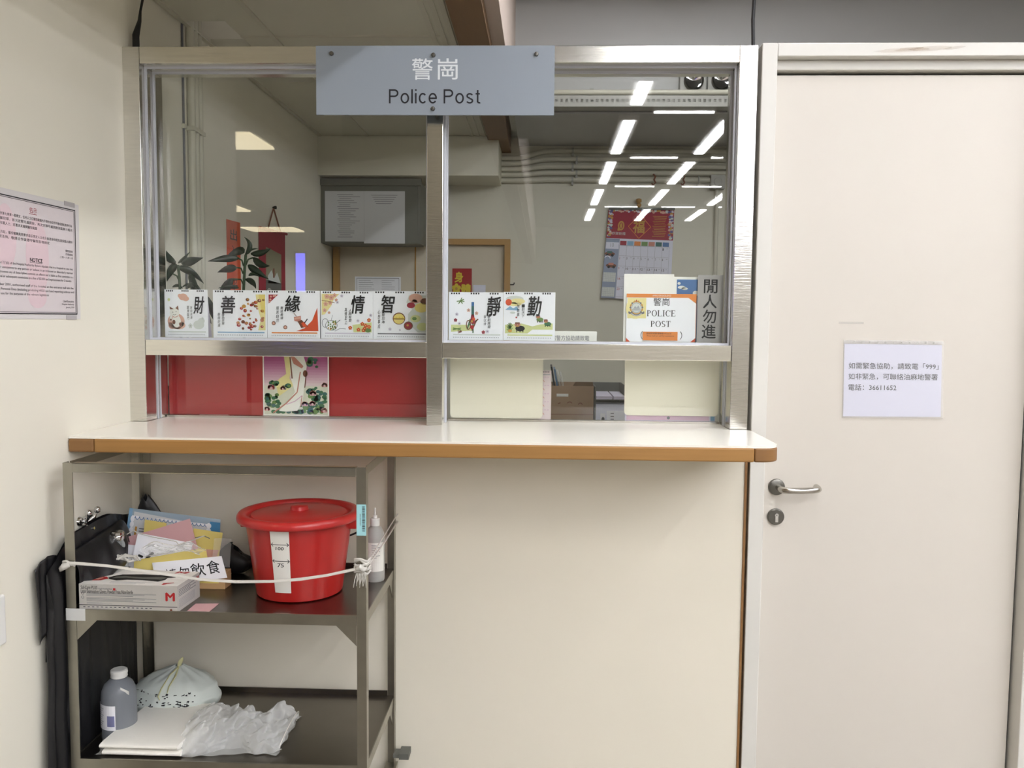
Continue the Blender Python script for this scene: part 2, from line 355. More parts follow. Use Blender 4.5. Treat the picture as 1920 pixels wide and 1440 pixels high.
for dx, dy in ((-1.15, -2.9), (-1.15, -4.7), (-2.4, -1.8)): dup(lp0, (dx, dy, 0))  # the outermost panel on the left is unseen, added for more frontal light
t = thing('lit_screen', 'small blue lit screen in the hall, mirrored in the left pane', 'screen', (-1.8, -3.8, FZ))
MB().box(-1.86, -3.83, 1.55, -1.76, -3.80, 1.88, BLACK).build('screen_casing', t)
MB().box(-1.845, -3.80, 1.57, -1.772, -3.797, 1.865, SCREEN).build('screen_face', t)
MB().tube([(-1.81, -3.815, FZ+.02), (-1.81, -3.815, 1.55)], .012, BLACK).box(-1.95, -3.95, FZ, -1.67, -3.68, FZ+.02, BLACK).build('stand', t)

# ------------------------------------------------------------------ steel framed service window
win = thing('window_1', None, None, (-.25, .06, 1.03), kind='structure')
XL0, XL1, XM0, XM1, XR0, XR1 = -1.2, -1.148, -.273, -.2246, .652, .7055
ZC, ZR0, ZR1, ZT0, ZT1 = 1.028, 1.235, 1.283, 2.117, 2.167
for x0, x1, d in ((XL0, XL1, .155), (XM0, XM1, .155), (XR0, XR1, .155)):
    MB().box(x0, 0, ZC if x0 < .6 else ZC, x1, d, ZT1 if x0 != XM0 else ZT0, STEEL).build('post', win, bevel=.0015)
MB().box(XL1+.0004, .001, ZT0, XR0-.0004, .15, ZT1, STEELH).build('top_rail', win, bevel=.0015)
for x0, x1 in ((XL1, XM0), (XM1, XR0)):
    x0 += .0004; x1 -= .0004
    MB().box(x0, .001, ZR0, x1, .15, ZR1, STEELH).build('lower_rail', win, bevel=.0015)
    MB().box(x0+.002, .098, ZR1-.002, x1-.002, .104, ZT0+.002, GLASS).build('pane', win, label='clear upper pane')
    MB().box(x0+.002, .146, ZC, x1-.002, .149, ZR0+.002, GLASS).build('pane', win, label='clear lower pane')
    g = MB()
    for a in (.03, .085):
        g.box(x0, a, ZR1, x0+.006, a+.008, ZT0, GASKET).box(x1-.006, a, ZR1, x1, a+.008, ZT0, GASKET)
        g.box(x0+.006, a, ZT0-.006, x1-.006, a+.008, ZT0, GASKET).box(x0+.006, a, ZR1, x1-.006, a+.008, ZR1+.006, GASKET)
    for a in (.075, .095):
        g.box(x0, a, ZC, x0+.003, a+.003, ZR0, GASKET).box(x1-.003, a, ZC, x1, a+.003, ZR0, GASKET)
    g.box(x0+.003, .135, ZC, x1-.003, .16, ZC+.006, SATIN)
    g.build('glazing_bead', win)

# ------------------------------------------------------------------ counter
ct = thing('counter', 'white laminate service counter with a rounded wood edge under the steel window', 'counter', (-.25, -.35, .985))
def rounded(x0, y0, x1, y1, r, corners):
    pts = []
    for (cx, cy, a0, key) in ((x0, y0, 180, 'bl'), (x1, y0, 270, 'br'), (x1, y1, 0, 'tr'), (x0, y1, 90, 'tl')):
        if key in corners:
            ox = cx + (r if cx == x0 else -r); oy = cy + (r if cy == y0 else -r)
            pts += [(ox+r*math.cos(math.radians(a0+90*i/8)), oy+r*math.sin(math.radians(a0+90*i/8))) for i in range(9)]
        else: pts.append((cx, cy))
    return pts
YF = -.354
top = rounded(-1.2, YF+.004, .713, -.001, .045, ('br',)); z = .9855
top = [(-1.199, -.002), (-1.199, YF+.004)] + [p for p in rounded(-1.199, YF+.004, .7125, -.0015, .05, ('br',)) if p[1] < -.003 and p != (-1.199, YF+.004)] + [(.7125, -.03), (.700, -.002)]
MB().prism([(x, y, ZC-.006) for x, y in top], (0, 0, .006), LAMI).box(-1.147, -.0025, ZC-.03, .651, .17, ZC-.0004, LAMI).build('worktop', ct)
MB().box(-1.127, YF, .985, .642, YF+.03, ZC-.0058, WOOD).build('edging', ct, bevel=.004, label='golden wood front edge')
MB().box(-1.199, YF, .985, -1.1274, YF+.03, ZC-.0058, WOODD).build('edging', ct, bevel=.006, label='darker wood end piece at the wall')
cor = [(.6425, YF)] + [(.6625+.05*math.cos(math.radians(a)), YF+.05+.05*math.sin(math.radians(a))) for a in range(-90, 1, 10)] + [(.7125, -.03), (.690, -.03), (.68, YF+.03), (.6425, YF+.03)]
MB().prism([(x, y, .985) for x, y in cor], (0, 0, ZC-.0058-.985), WOODD).build('edging', ct, bevel=.004, smooth=40, label='dark rounded wood corner')
MB().box(-1.199, YF+.031, .987, .675, -.003, ZC-.0065, PANEL).build('core', ct)

# ------------------------------------------------------------------ door
dr = thing('door_1', None, None, (1.16, .03, FZ), kind='structure')
fr = MB()
fr.box(.7165, -.004, FZ, .762, .12, 2.172, FRAMEM).box(1.56, -.004, FZ, 1.615, .12, 2.172, FRAMEM).box(.762, -.004, 2.133, 1.56, .12, 2.172, FRAMEM)
fr.box(.762, .03, 2.103, 1.56, .12, 2.133, FRAMEM).box(.762, .055, FZ, .768, .12, 2.103, FRAMEM).box(1.553, .06, FZ, 1.56, .12, 2.103, DARK)
fr.box(.768, .075, 2.094, 1.553, .12, 2.103, DARK)  # black strips here and at the right jamb paint shade in the leaf gaps
dfr = fr.build('door_frame', dr, bevel=.003)
STAIN = mat('tea_stain', '#b89058', .6, trans=.94)
m = MB()
for x, z_, a, b_ in ((1.12, 2.150, .075, .006), (1.20, 2.154, .06, .007), (1.14, 2.153, .04, .004), (1.27, 2.156, .03, .004)):
    m.add([(x+a*math.cos(math.radians(i*18))*(1+.15*math.sin(i*2.1)), -.0046-.0001*len(m.f), z_+b_*math.sin(math.radians(i*18))+.004*math.cos(math.radians(i*18))) for i in range(20)], [list(range(20))], STAIN)
m.build('stain', dfr)
MB().box(.7685, .05, FZ+.005, 1.5525, .09, 2.094, DOORM).build('door_leaf', dr, bevel=.002)
hx, hz = .812, .845
MB().lathe([(.0005, -.010), (.020, -.010), (.0245, -.008), (.0255, -.004), (.0255, 0)], (hx, .0498, hz), DSATIN, 40, 'y').build('rose', dr, smooth=40)
pts = [(hx+.004, .05, hz)] + [(hx+.004, .02, hz-.001), (hx+.006, .006, hz-.001), (hx+.012, -.003, hz-.001), (hx+.022, -.008, hz-.001)] + [(hx+.06, -.01, hz), (hx+.095, -.010, hz+.002)] + [(hx+.108, -.006, hz+.003), (hx+.114, .002, hz+.003), (hx+.116, .012, hz+.004), (hx+.116, .03, hz+.005)]
MB().tube(pts, .0095, SATIN, 16).build('lever_handle', dr, smooth=50)
lz = .752
lr = MB().lathe([(.0005, -.010), (.022, -.010), (.0255, -.007), (.0255, 0)], (hx, .0498, lz), DSATIN, 40, 'y').build('lock_rose', dr, smooth=40)
MB().lathe([(.0005, -.004), (.0058, -.004), (.0062, 0)], (hx+.001, .0398, lz+.006), CHROME, 24, 'y').box(hx-.0035, .0355, lz-.0155, hx+.0055, .0397, lz+.002, CHROME).box(hx+.0003, .0353, lz+.004, hx+.0017, .0357, lz+.009, DARK).build('lock_cylinder', lr, smooth=40)
# old tape mark on the leaf and a scuff on the lintel
MB().box(.985, .0493, 1.352, 1.06, .0499, 1.358, SLEEVE).build('tape_remnant', dr)

# A4 notice in a punched plastic sleeve
nt = thing('door_notice', 'white printed paper notice in a clear plastic sleeve taped to the cream door', 'notice', (1.155, .047, 1.067))
P4 = Sheet((1.004, .0475, 1.291), (1.297, .0475, 1.290), (1.303, .0475, 1.070), (1.008, .0475, 1.068), (190, 240, 1690, 1300), PAPERB)
P4.txt('如需緊急協助，請致電「999」', 260, 512, 1640, 606, INK, bold=.004)
P4.txt('如非緊急，可聯絡油麻地警署', 260, 668, 1630, 762, INK, bold=.004)
P4.txt('電話：36611652', 260, 826, 1000, 918, INK, bold=.004)
P4.build('paper', nt)
S4 = MB().prism([(1.000, .046, 1.303), (1.300, .046, 1.302), (1.309, .046, 1.065), (1.004, .046, 1.063)], (0, -.0004, 0), SLEEVE)
slv = S4.build('plastic_sleeve', nt)
s = Sheet((1.000, .0452, 1.303), (1.300, .0452, 1.302), (1.300, .0452, 1.291), (1.000, .0452, 1.292), (0, 0, 300, 11), SLEEVE, .0003)
for i in range(11): s.disc(30+i*24, 6, 2.6, GREYP, ry=2.2)
s.build('punched_strip', slv)

# ------------------------------------------------------------------ hanging sign
sg = thing('police_post_sign', 'frosted grey sign board with Chinese and English lettering bolted to the window top rail', 'sign', (-.242, -.056, 1.951))
b = Sheet((-.592, -.06, 2.149), (.107, -.06, 2.148), (.107, -.06, 1.950), (-.592, -.06, 1.951), (132, 340, 1918, 862), SIGN, .006)
b.txt('警', 855, 437, 1010, 596, SIGNW, bold=.006); b.txt('崗', 1050, 437, 1196, 594, SIGNW, bold=.006)
b.sans('Police Post', 682, 668, 1364, 775, INK)
b.build('sign_panel', sg)
for x, z in ((-.545, 2.126), (-.246, 2.121), (.054, 2.123), (-.247, 1.968)):
    MB().lathe([(.0005, -.008), (.005, -.0075), (.0062, -.005), (.0062, .012), (.0045, .012), (.0045, .06)], (x, -.0605, z), DSATIN, 16, 'y').build('bolt', sg, smooth=40)

# ------------------------------------------------------------------ desk calendars behind the glass
def calendar(x0, x1, z0, z1, y, art, label, bar, draw):
    t = thing('desk_calendar', label, 'calendar', ((x0+x1)/2, y, z0), 'desk calendars behind the glass')
    a = art; s = wall_sheet(x0, z1, x1, z0, y, a, PAPER)
    W = a[2]-a[0]; H = a[3]-a[1]
    for g in (.04, .40, .75):
        for i in range(4):
            x = a[0]+W*(g+.045*i); s.rect(x, a[1]+H*.012, x+W*.026, a[1]+H*.045, INK, 1)
    s.rect(a[0]+W*.08, a[1]+H*.875, a[2]-W*.05, a[1]+H*.90, bar, 1)
    for i in range(26):
        x = a[0]+W*(.08+.86*i/26); s.rect(x, a[1]+H*.935, x+W*.014, a[1]+H*.955, LIGHTINK, 1)
    draw(s); s.build('calendar_page', t)
    # the easel card it leans on
    MB().prism([(x0+.004, y+.0025, z1-.002), (x0+.004, y+.0045, z1-.002), (x0+.004, y+.040, z0+.0005), (x0+.004, y+.0025, z0+.0005)], (x1-x0-.008, 0, 0), LAV).build('easel_card', t)
    return t
def flower(s, x, y, r, m, c=None, k=1):
    for i in range(5):
        q = math.radians(72*i-90); s.disc(x+r*.62*math.cos(q), y+r*.62*math.sin(q), r*.45, m, k, n=8)
    s.disc(x, y, r*.3, c or GOLD, k+1, n=8)
def c0(s):
    s.disc(365, 850, 48, PEACH, 0, 30); s.disc(395, 865, 35, PEACH, 1, 22); s.disc(330, 840, 22, PEACH, 2, 18)
    for x, y, rx, ry in ((285, 1065, 92, 70), (310, 1100, 75, 36), (240, 1100, 40, 34)): s.disc(x, y, rx, PEACH, 0, ry, n=22)
    s.disc(530, 1095, 60, PALEGREY, 0, 40); s.disc(560, 1060, 36, PALEGREY, 1, 26); s.disc(210, 875, 14, PALEG, 0); flower(s, 440, 1105, 22, PALEGREY, LIGHTINK, 2); flower(s, 572, 1042, 16, PALEGREY, LIGHTINK, 2)
    s.disc(290, 1065, 48, WARMP, 3, 55); s.disc(270, 990, 54, WARMP, 4, 46)                    # a white beckoning cat
    s.poly([(222, 960), (218, 935), (262, 958)], BROWNP, 5); s.poly([(280, 950), (310, 925), (316, 968)], BROWNP, 5)
    s.disc(252, 985, 4, INK, 6); s.disc(288, 980, 4, INK, 6); s.line([(255, 1005), (272, 1010), (288, 1002)], 3, INK, 6); s.ring(275, 1010, 34, 22, 6, SALMON, 6, 20, 160)
    s.disc(262, 1072, 17, BROWNP, 5, 20); s.disc(330, 1090, 12, BROWNP, 5, 16); s.disc(230, 1040, 12, WARMP, 5, 26); s.disc(230, 1052, 9, BROWNP, 6)
    s.txt('財', 478, 845, 596, 998, INKB, 6, bold=.02, shear=.18); s.col('財如泉湧', 453, 930, 1045, 22, INKB, 6, shear=.15); s.col('富貴臨門', 418, 925, 1055, 24, INKB, 6, shear=.15)
def c1(s):
    s.poly([(1060, 822), (1145, 822), (1145, 1140), (1080, 1140), (1105, 1040), (1075, 930)], PALEY, 0)
    s.poly([(1085, 822), (1145, 822), (1145, 1000), (1110, 960)], YELLOW, 1)
    rr = random.Random(3)
    for i in range(44):
        x = rr.uniform(890, 1140); y = rr.uniform(865, 1135); r = rr.uniform(7, 19)
        if x+y < 1850: continue
        m = rr.choice([MAROON, BROWNP, SALMON, GOLD, REDINK, BROWNP]); s.disc(x, y, r, m, 2, r*rr.uniform(.7, 1), n=10)
        s.disc(x+r*.2, y-r*.2, r*.45, rr.choice([PEACH, BROWNP, GOLD]), 3, n=8)
    s.txt('善', 750, 838, 876, 993, INKB, 6, bold=.02, shear=.12); s.col('善為至寶', 768, 992, 1095, 26, INKB, 6, shear=.15); s.col('善緣好運', 730, 985, 1115, 24, INKB, 6, shear=.15)
def c2(s):
    s.poly([(1178, 822), (1265, 822), (1178, 902)], MAROON, 1)
    for x, y in ((1200, 840), (1225, 835), (1195, 865), (1240, 832), (1190, 885)): s.disc(x, y, 9, PEACH, 2, n=8)
    s.poly([(1617, 935), (1625, 1145), (1425, 1147), (1500, 1120), (1570, 1050)], ORANGER, 1)
    for x in range(1190, 1220, 28): pass
    for x, y in ((1222, 1077), (1327, 1113)): s.disc(x, y, 18, BROWNP, 2); s.disc(x, y, 11, PEACH, 3)
    s.poly([(1405, 1020), (1468, 1010), (1470, 1050), (1445, 1062), (1410, 1055)], SALMON, 3); s.poly([(1410, 1028), (1462, 1018), (1466, 1034), (1412, 1044)], PEACH, 4)
    s.poly([(1440, 1060), (1475, 1045), (1535, 1105), (1470, 1118)], BROWNP, 3); s.poly([(1470, 1075), (1500, 1062), (1525, 1108), (1490, 1110)], ORANGER, 4); s.line([(1500, 1075), (1528, 1036)], 9, INK, 5); s.line([(1430, 1015), (1405, 985)], 5, BROWNP, 4)
    s.txt('緣', 1322, 830, 1466, 975, INKB, 6, bold=.02, shear=.15); s.col('廣結善緣', 1297, 925, 1045, 26, INKB, 6, shear=.15); s.col('順其自然', 1258, 925, 1068, 26, INKB, 6, shear=.15)
def c3(s):
    s.poly([(213, 827), (372, 827), (320, 880), (300, 930), (240, 1005), (213, 1010)], PALEY, 0); s.line([(213, 885), (260, 890), (330, 905)], 4, BROWNP, 2)
    for x, y, r in ((260, 850, 22), (300, 860, 24), (330, 840, 18), (250, 915, 20), (290, 905, 18), (240, 970, 17), (345, 880, 14), (280, 990, 12)): flower(s, x, y, r, PEACH, SALMON)
    for x, y in ((395, 845), (355, 900), (540, 1058), (655, 1010)): flower(s, x, y, 14, LAV, GREYINK, 2)
    s.ring(300, 1100, 55, 45, 4, GREYINK, 2); s.ring(245, 1080, 30, 40, 4, GREYINK, 2); s.line([(345, 1080), (380, 1052), (372, 1060)], 5, GREYINK, 2); s.line([(300, 1055), (310, 1010)], 4, LIGHTINK, 2)
    rr = random.Random(5)
    for i in range(26): s.disc(rr.uniform(272, 340), rr.uniform(1062, 1140), 7, rr.choice([GREEN, GOLD, YELLOW]), 3, n=7)
    s.line([(330, 1150), (380, 1125), (430, 1130)], 6, LIGHTINK, 2)
    s.poly([(490, 1095), (663, 1070), (663, 1158), (500, 1158)], PALEG, 0)
    for x, y in ((580, 1085), (610, 1100), (640, 1052), (600, 1125), (640, 1110), (470, 1120), (545, 1135), (590, 1140)): flower(s, x, y, 17, ORANGER, YELLOW, 2)
    s.disc(630, 1140, 28, GREEN, 1, 20)
    s.txt('情', 482, 840, 602, 995, INKB, 6, bold=.02, shear=.15); s.col('人間有愛', 470, 955, 1070, 28, INKB, 6, shear=.15); s.col('真情至上', 432, 945, 1090, 22, INKB, 6, shear=.15)
def c4(s):
    s.poly([(985, 838), (1148, 838), (1148, 1160), (1060, 1160), (975, 1080), (975, 1000), (1010, 960), (960, 900)], PALEGREY, 0)
    for x, y, r, m in ((1040, 865, 60, PEACH), (1090, 945, 60, YELLOW), (1000, 925, 36, MAROON), (1030, 890, 24, SALMON), (1120, 890, 40, BROWNP), (1040, 1040, 45, PALEG), (1100, 1110, 50, PALEG), (1030, 1040, 20, GREEN), (1110, 1040, 30, PALEGREY)): s.disc(x, y, r, m, 1 if m != GREEN else 3, r*.7)
    s.disc(897, 1040, 54, BROWNP, 2, 52, n=24); s.disc(897, 1042, 47, YELLOW, 3, 45, n=24)
    for i in range(7): s.poly([(852+i*14, 1040), (859+i*14, 1018 if i % 2 else 1030), (866+i*14, 1040)], BRIGHTY, 4)
    s.line([(850, 1044), (945, 1044)], 7, BROWNP, 5); s.disc(978, 1102, 39, BROWNP, 3, 37, n=20); s.disc(978, 1102, 28, MAROON, 4, 26); s.disc(972, 1098, 10, GOLD, 5)
    flower(s, 820, 1133, 14, LAV, LIGHTINK, 2); flower(s, 905, 1140, 9, LAV, LIGHTINK, 2)
    s.txt('智', 746, 840, 862, 992, INKB, 6, bold=.02, shear=.15); s.col('智慧如海', 762, 965, 1085, 28, INKB, 6, shear=.15); s.col('心想事成', 725, 965, 1130, 22, INKB, 6, shear=.15)
def c5(s):
    s.poly([(1378, 1090), (1545, 1090), (1560, 1140), (1378, 1150)], PALEG, 0)
    for q in (-70, -30, 10, 60, 120, 170): s.line([(1460, 885), (1460+34*math.cos(math.radians(q)), 885+28*math.sin(math.radians(q)))], 8, GREEN, 2)
    for q in (-20, 30, 160, 200): s.line([(1430, 1125), (1430+38*math.cos(math.radians(q)), 1125+20*math.sin(math.radians(q)))], 9, GREEN, 2)
    for q in (150, 200, 250): s.line([(1470, 1150), (1470+36*math.cos(math.radians(q)), 1150+20*math.sin(math.radians(q)))], 8, BROWNP, 2)
    s.rect(1555, 895, 1578, 1010, TEAL, 3); s.rect(1557, 895, 1576, 930, SKYB, 4); s.poly([(1555, 1000), (1578, 1000), (1590, 1080), (1560, 1085), (1545, 1060)], MAROON, 3)
    for a, b in (((1545, 1040), (1520, 1130)), ((1600, 1050), (1560, 1140)), ((1570, 1080), (1570, 1160)), ((1590, 1060), (1615, 1040)), ((1540, 1080), (1570, 1140))): s.line([a, b], 11, DGREEN if a[0] < 1580 else BROWNP, 4)
    s.ring(1530, 1090, 22, 42, 8, BROWNP, 5); s.disc(1562, 1110, 15, REDINK, 6, 18); s.disc(1575, 1040, 14, ORANGER, 5); s.disc(1560, 1060, 10, GOLD, 6)
    for x, y, m in ((1428, 1000, LAV), (1417, 1050, MAROON), (1450, 1080, LAV), (1660, 1152, MAROON), (1695, 1145, LAV), (1530, 965, PEACH), (1600, 990, PEACH)): flower(s, x, y, 15, m, GREYINK, 2)
    s.txt('靜', 1690, 848, 1812, 1010, INKB, 6, bold=.02, shear=.18); s.col('靜觀萬變', 1710, 1000, 1120, 26, INKB, 6, shear=.12); s.col('寧以待', 1674, 1005, 1095, 22, INKB, 6, shear=.12)
def c6(s):
    s.disc(250, 700, 65, PALEGREY, 0, 24); s.disc(270, 715, 55, PALEY, 1, 20); s.disc(205, 722, 23, ORANGER, 3, n=18); s.disc(250, 735, 50, PALEY, 1, 14); s.poly([(180, 775), (215, 750), (240, 765), (262, 750), (285, 780)], BLUEP, 2); s.disc(235, 795, 20, PALEGREY, 1, 8)
    s.poly([(180, 880), (300, 870), (380, 890), (440, 875), (528, 868), (528, 912), (380, 912), (345, 940), (180, 940)], PALEG, 0)
    for x, y in ((215, 890), (215, 910)):
        for q in range(200, 350, 25): s.line([(x, y+15), (x+24*math.cos(math.radians(q)), y+15+40*math.sin(math.radians(q)))], 6, GREEN, 2)
    s.disc(216, 922, 15, GOLD, 3, 10)
    for x, y, b in ((290, 900, DGREEN), (435, 838, GREEN), (492, 868, DGREEN)):
        f = 1.35 if b == DGREEN and x < 400 else 1
        s.disc(x, y+4*f, 26*f, INK if x == 290 else b, 3, 15*f); s.disc(x-14*f, y-16*f, 16*f, SALMON, 4, 12*f); s.rect(x-27*f, y-28*f, x-2*f, y-20*f, BROWNP, 5); s.disc(x-20*f, y-15*f, 3, INK, 6); s.disc(x-8*f, y-15*f, 3, INK, 6); s.disc(x-14*f, y-9*f, 7*f, GOLD, 5, 4*f)
        for d in (-18, 0, 16): s.line([(x+d*f, y+14*f), (x+d*f, y+24*f)], 6, INK, 4)
    s.txt('勤', 340, 680, 446, 818, INKB, 6, bold=.02, shear=.18); s.col('一勤天下', 312, 735, 830, 22, INKB, 6, shear=.12); s.col('無難事', 275, 735, 822, 20, INKB, 6, shear=.12); s.disc(262, 828, 6, REDINK, 5)
CZ = ZR1+.0065
for (x0, x1, z1, art, lab, bar, fn) in (
    (-1.166, -.994, 1.442, (162, 785, 632, 1205), 'desk calendar with a white cat picture, beside the left window post', PALEGREY, c0),
    (-.977, -.802, 1.4415, (678, 785, 1160, 1208), 'desk calendar with scattered red and brown charms on a yellow edge', BLUEP, c1),
    (-.801, -.631, 1.4415, (1165, 785, 1640, 1210), 'desk calendar with an orange curved corner and a small mallet picture', ORANGE, c2),
    (-.628, -.4605, 1.441, (205, 803, 675, 1215), 'desk calendar with yellow blossoms, a sketched teapot and orange flowers', LAV, c3),
    (-.4595, -.2915, 1.4425, (675, 803, 1152, 1220), 'desk calendar with round yellow and brown balls beside the middle window post', GREYINK, c4),
    (-.2195, -.0445, 1.441, (1358, 810, 1832, 1220), 'desk calendar with a green and red knotted bottle picture, first in the right pane', PALEGREY, c5),
    (-.0435, .120, 1.4425, (168, 650, 545, 990), 'desk calendar with a red sun and three small green lions', PALEG, c6)):
    if x1 < -.28 and x0 < -1.1: x0 = -1.135
    if x0 > -.23 and x0 < -.2: x0 = -.2175
    if abs(x1+.2915) < .001: x1 = -.282
    calendar(x0, x1, CZ, z1, .1125, art, lab, bar, fn)

# other papers on the window ledge
s = wall_sheet(.085, 1.3205, .253, CZ, .118, (490, 933, 838, 990), WARMP); s.txt('如需警方協助請致電', 510, 958, 788, 988, GREYINK)
s.put('paper_slip', 'narrow white paper slip with one line of text behind the lion calendar', 'paper slip')
def emblem(s, x, y, r, k=3):
    s.disc(x, y, r, GOLD, k, r*.98, n=28); s.disc(x, y, r*.84, PALEGREY, k+1, r*.82, n=28); s.ring(x, y, r*.74, r*.74, r*.05, GREYINK, k+2)
    for i in range(14):
        q = math.radians(115+i*22); s.disc(x+r*.93*math.cos(q), y+r*.93*math.sin(q), r*.14, GREYINK if i % 2 else GOLD, k+2, n=8)
    s.poly([(x-r*.5, y+r*.15), (x-r*.2, y-r*.25), (x+r*.05, y), (x+r*.3, y-r*.35), (x+r*.55, y+r*.15)], LIGHTINK, k+3); s.line([(x-r*.55, y+r*.25), (x+r*.55, y+r*.25)], r*.08, GREYINK, k+3); s.line([(x-r*.5, y+r*.42), (x+r*.5, y+r*.42)], r*.06, LIGHTINK, k+3)
    s.poly([(x-r*.3, y-r*.8), (x+r*.3, y-r*.8), (x+r*.34, y-r*1.1), (x+r*.12, y-r*.98), (x, y-r*1.28), (x-r*.12, y-r*.98), (x-r*.34, y-r*1.1)], GOLD, k+3); s.disc(x, y-r*1.02, r*.1, REDINK, k+4)
    s.ring(x, y+r*.05, r*1.18, r*1.2, r*.26, GREYINK, k+4, 35, 145); s.ring(x, y+r*.05, r*1.12, r*1.13, r*.06, PAPER, k+5, 45, 135)
    s.poly([(x-r*1.18, y+r*.5), (x-r*.8, y+r*.75), (x-r*.95, y+r*1.0), (x-r*1.25, y+r*.8)], GREYINK, k+4); s.poly([(x+r*1.18, y+r*.5), (x+r*.8, y+r*.75), (x+r*.95, y+r*1.0), (x+r*1.25, y+r*.8)], GREYINK, k+4)
s = wall_sheet(.3445, 1.4405, .5635, CZ, .114, (1045, 655, 1560, 997), PAPER)
s.rect(1045, 655, 1560, 682, ORANGE, 0); s.poly([(1500, 682), (1560, 682), (1560, 725)], ORANGE, 0); s.poly([(1045, 970), (1075, 997), (1045, 997)], ORANGER, 0); s.poly([(1560, 965), (1560, 997), (1520, 997)], ORANGER, 0); s.rect(1555, 700, 1560, 997, PEACH, 0)
s.rect(1052, 684, 1190, 830, PALEY, 0); s.disc(1110, 760, 70, PALEY, 1, 75)
s.txt('AIMING FOR EXCELLENCE', 1235, 662, 1372, 674, WARMP)
s.txt('警崗', 1243, 684, 1360, 740, INK); s.serif('POLICE', 1197, 772, 1406, 815, INK); s.serif('POST', 1226, 848, 1372, 890, INK)
s.txt('非工作時間請勿進', 1195, 925, 1420, 948, REDINK, shear=.3); s.ring(1180, 950, 27, 34, 4, INK, 1, 120, 240); s.ring(1432, 950, 27, 34, 4, INK, 1, -60, 60)
emblem(s, 1118, 755, 48)
s.put('police_post_card', 'white card with orange border, round crest and black POLICE POST lettering', 'sign card')
s = wall_sheet(.397, 1.3215, .506, 1.294, .1105, (1175, 937, 1425, 990), ORANGE); s.txt('請按鈴或致電聯絡 POLICE', 1200, 942, 1380, 953, INK); s.txt('Press bell or call for assistance', 1205, 957, 1400, 967, BROWNP)
s.put('orange_label', 'small orange label strip stuck over the foot of the POLICE POST card', 'label')
wall_sheet(.336, 1.5025, .4925, CZ, .119, (0, 0, 1, 1), PURE).put('blank_card', 'blank white card standing behind the POLICE POST card', 'card')
s = wall_sheet(.487, 1.4945, .574, CZ, .1235, (0, 0, 87, 200), PURE)
s.rect(15, 8, 86, 200, SKYB, 0)
for x, y, a, b in ((30, 32, 12, 5), (40, 36, 10, 4), (62, 60, 16, 6), (75, 50, 10, 8), (28, 60, 9, 5), (48, 62, 8, 4), (22, 20, 5, 4)): s.disc(x, y, a, PALEGREY, 1 if x < 45 else 2, b)
s.put('sky_photo_card', 'photo card of blue sky and white clouds behind the POLICE POST card', 'card')
s = wall_sheet(.566, 1.5005, .6455, CZ, .1125, (1567, 522, 1765, 1000), GREYSIGN)
for ch, a in zip('閒人勿進', ((1615, 555, 1718, 650), (1612, 662, 1716, 758), (1612, 768, 1714, 862), (1606, 874, 1714, 972))): s.txt(ch, *a, INK, bold=.012)
s.put('no_entry_sign', 'grey upright sign with four large black Chinese characters beside the right post', 'sign')

# behind the lower panes
wall_sheet(-1.146, ZR0-.002, -.815, ZC+.007, .158, (0, 0, 1, 1), REDP).put('red_sheet', 'red paper sheet behind the lower pane left of the goddess picture', 'paper')
wall_sheet(-.640, ZR0-.002, -.2755, ZC+.007, .158, (0, 0, 1, 1), REDP).put('red_sheet', 'red paper sheet behind the lower pane right of the goddess picture', 'paper')
wall_sheet(-.871, ZR0-.002, -.832, ZC+.007, .1545, (0, 0, 1, 1), mat('faded_red_paper', '#b03a3a', .45)).put('red_strip', 'narrow faded red strip overlapping the left red sheet', 'paper')
s = wall_sheet(-.831, ZR0-.002, -.613, 1.0345, .151, (1185, 235, 1790, 772), WARMP)
for i in range(11):   # sky of the print, plum at the top to pale at the foot
    q = i/10; m = mat('print_sky_%d' % i, tuple(int(a*(1-q)+b*q) for a, b in zip((176, 78, 138), (226, 206, 210))), .5)
    s.rect(1197, 240+i*24, 1780, 264+i*24, m, 0)
s.rect(1197, 504, 1780, 762, mat('print_mist', '#d9d9c8', .5), 0)
s.poly([(1380, 240), (1440, 240), (1450, 330), (1430, 440), (1470, 500), (1330, 600), (1300, 480), (1340, 440), (1400, 400)], PALEY, 1)
rr = random.Random(11)
def leafs(x, y, w, h, n):
    for i in range(n):
        a, b = x+rr.uniform(-w, w), y+rr.uniform(-h, h); q = rr.uniform(14, 30); s.disc(min(max(a, 1225), 1755), min(b, 735), q, rr.choice([DGREEN, GREEN, TEAL, DGREEN]), 2+i % 3, q*.75, n=10)
def lotus(x, y, r):
    for i in range(7):
        q = math.radians(180+30*i); s.disc(x+r*.6*math.cos(q), y+r*.5*math.sin(q), r*.42, rr.choice([MAROON, SALMON, PINK]), 6, r*.5, n=8)
    s.disc(x, y+r*.1, r*.4, PINK, 7, n=8)
leafs(1300, 480, 45, 25, 9); leafs(1400, 510, 25, 25, 6); leafs(1270, 630, 65, 60, 26); leafs(1690, 590, 80, 70, 30); leafs(1620, 540, 22, 20, 5); leafs(1620, 710, 120, 40, 30); leafs(1640, 300, 40, 40, 12); leafs(1400, 745, 140, 15, 14)
s.poly([(1435, 240), (1560, 240), (1590, 330), (1575, 420), (1560, 560), (1548, 640), (1500, 725), (1400, 735), (1330, 728), (1420, 640), (1480, 560), (1440, 430)], WARMP, 5)       # flowing white robe
